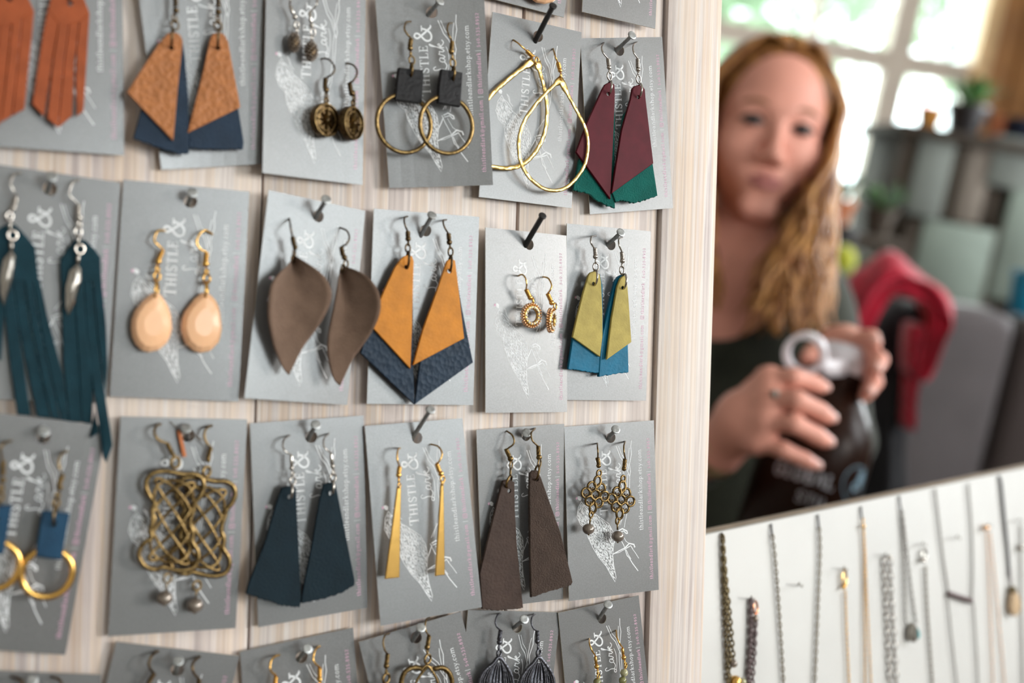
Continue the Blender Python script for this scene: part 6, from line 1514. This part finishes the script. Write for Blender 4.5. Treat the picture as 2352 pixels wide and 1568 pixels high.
# the bottle with its white lid
def mat_amber():
    m, N, L, P = new_mat('amber_glass')
    P.inputs['Base Color'].default_value = (.018, .007, .004, 1); P.inputs['Roughness'].default_value = .3; P.inputs['Specular IOR Level'].default_value = .1
    return m
M['amber'] = mat_amber(); M['lid'] = mat_plain('white_plastic', lin(226, 222, 228), rough=.35); M['bottle_ink'] = mat_plain('white_bottle_print', lin(170, 172, 180), rough=.5); M['bottle_blue'] = mat_plain('pale_blue_bottle_print', lin(130, 160, 178), rough=.5)
bt = cam_thing('bottle', 'dark amber growler bottle with white printed lettering', 'bottle', BB)
BL = np.linalg.norm(BB - BT); Rb = .056
prof = [(Rb * .9, -BL), (Rb, -BL + .008), (Rb, -.075), (Rb * .96, -.058), (Rb * .80, -.036), (Rb * .58, -.018), (.027, -.006), (.026, .004), (.026, .010)]
cam_part(bt, 'glass', lathe(prof[::1], 40, vec(-bax), vec(BT)), 'amber')
# print on the glass: wrapped text (reads across, tilted with the bottle)
front = np.array([-.12, 0, -1.]); front -= bax * front.dot(bax); front /= np.linalg.norm(front); sidev = np.cross(bax, front)
if sidev[0] < 0: sidev = -sidev
def wrap(x, y, r=Rb + .0004): a = x / Rb; return BT + bax * y + (front * math.cos(a) + sidev * math.sin(a)) * r
def bottle_text(s, size, x0, x1, y):
    pr = Print(); st_, tot = text_strokes(s, size, .12, abs(x1 - x0))
    for pl, k in st_:
        q = []
        for a in range(len(pl) - 1): q += [tuple(Vector(pl[a]).lerp(Vector(pl[a + 1]), t / 2)) for t in range(2)]
        q.append(pl[-1]); pr.add(q, k * 1.25)
    return [Vector(wrap(x0 + v[0], y - v[1])) for v in pr.V], [tuple(reversed(f)) for f in pr.F]
cam_part(bt, 'lettering', bottle_text('GLOBAL', .0145, -.044, .018, .117), 'bottle_ink', smooth=False)
cam_part(bt, 'lettering', bottle_text('STU', .011, -.014, .014, .137), 'bottle_ink', smooth=False)
def emblem(): 
    pr = Print(); pr.add(arc(0, 0, .019, .019, 60, 380, 30), .0012); pr.poly([(.001, .013), (.009, .018), (.013, .010), (.010, .002), (.014, -.002), (.006, -.003), (-.004, -.010), (-.006, -.002), (.000, .004)]); return pr
em = emblem(); cam_part(bt, 'emblem', ([Vector(wrap(.046 + v[0], .102 - v[1])) for v in em.V], em.F), 'bottle_blue', smooth=False)
lc = BT - bax * .016
lid = cam_part(bt, 'lid', lathe([(.027, -.010), (.0285, -.008), (.0285, .014), (.026, .019), (.010, .020)], 32, vec(-bax), vec(lc)), 'lid')
lo_c = px3(1850, 812, 1.185); la = vec([-.45, .15, -1.0]).normalized(); lu = la.orthogonal().normalized(); lw = la.cross(lu)
def hoop(c, R, hw, th, ax):
    V = []; Fc = []; n = 36; u = ax.orthogonal().normalized(); w = ax.cross(u)
    for k in range(n):
        a = 2 * math.pi * k / n; d = u * math.cos(a) + w * math.sin(a)
        V += [c + d * R + ax * hw, c + d * R - ax * hw, c + d * (R - th) - ax * hw, c + d * (R - th) + ax * hw]
    for k in range(n):
        l = (k + 1) % n
        for q in range(4): Fc.append((4 * k + q, 4 * l + q, 4 * l + (q + 1) % 4, 4 * k + (q + 1) % 4))
    return V, Fc
cam_part(bt, 'carry_loop', hoop(vec(lo_c), .0215, .008, .0055, la), 'lid', lid)
cam_part(bt, 'loop_strap', tube([vec(lo_c + np.array([.016, .008, .002])), vec(px3(1905, 846, 1.19)), vec(lc + np.array([-.006, .002, -.028]))], [.006, .009, .009], 8, flat=.5), 'lid', lid)

# ------------------------------------------------------------------ which of a pair: name the neighbour each one hangs nearer to
NB = {'rust': 'the tan kites', 'pebbled': 'the rust fringes', 'silvery pinecone': 'the black loops', 'compass': 'the black loops', 'folded black': 'the gold teardrops', 'hammered': 'the burgundy kites', 'burgundy': 'the gold teardrops', 'long dark teal': 'the peach faceted pair', 'faceted': 'the taupe leaves', 'peach drop': 'the burgundy kites', 'taupe': 'the mustard kites', 'mustard': 'the rhinestone rings', 'rhinestones': 'the olive kites', 'olive': 'the rhinestone rings', 'blue leather loop': 'the large knots', 'large woven': 'the navy trapezoids', 'small bronze': 'the brown trapezoids', 'deep navy': 'the gold bars', 'gold bar': 'the brown trapezoids', 'under the gold rings': 'the large knots', 'under the large knots': 'the navy trapezoids', 'under the navy trapezoids': 'the brass hearts', 'heart': 'the black filigree', 'filigree': 'the green beads', 'green stone': 'the black filigree'}
RIGHT = {'the tan kites', 'the black loops', 'the burgundy kites', 'the peach faceted pair', 'the taupe leaves', 'the mustard kites', 'the rhinestone rings', 'the olive kites', 'the large knots', 'the navy trapezoids', 'the gold bars', 'the brown trapezoids', 'the brass hearts', 'the black filigree', 'the green beads', 'the gold teardrops'}
LEFTREF = ('burgundy', 'olive', 'small bronze', 'pebbled', 'green stone')
by = {}
for o in bpy.data.objects:
    if o.parent is None and o.get('category') == 'earring': by.setdefault(o['label'], []).append(o)
Minv = MAIN.M.inverted()
for lab_, os_ in by.items():
    if len(os_) != 2: continue
    key = next((k for k in NB if k in lab_ and not (k == 'filigree' and 'hook' in lab_)), None)
    if key is None: continue
    ref = NB[key]; os_.sort(key=lambda o: (Minv @ o.matrix_world.translation).x)
    near = os_[0] if key in LEFTREF else os_[1]
    for o in os_: o['label'] = lab_ + (', nearer ' if o is near else ', farther from ') + ref
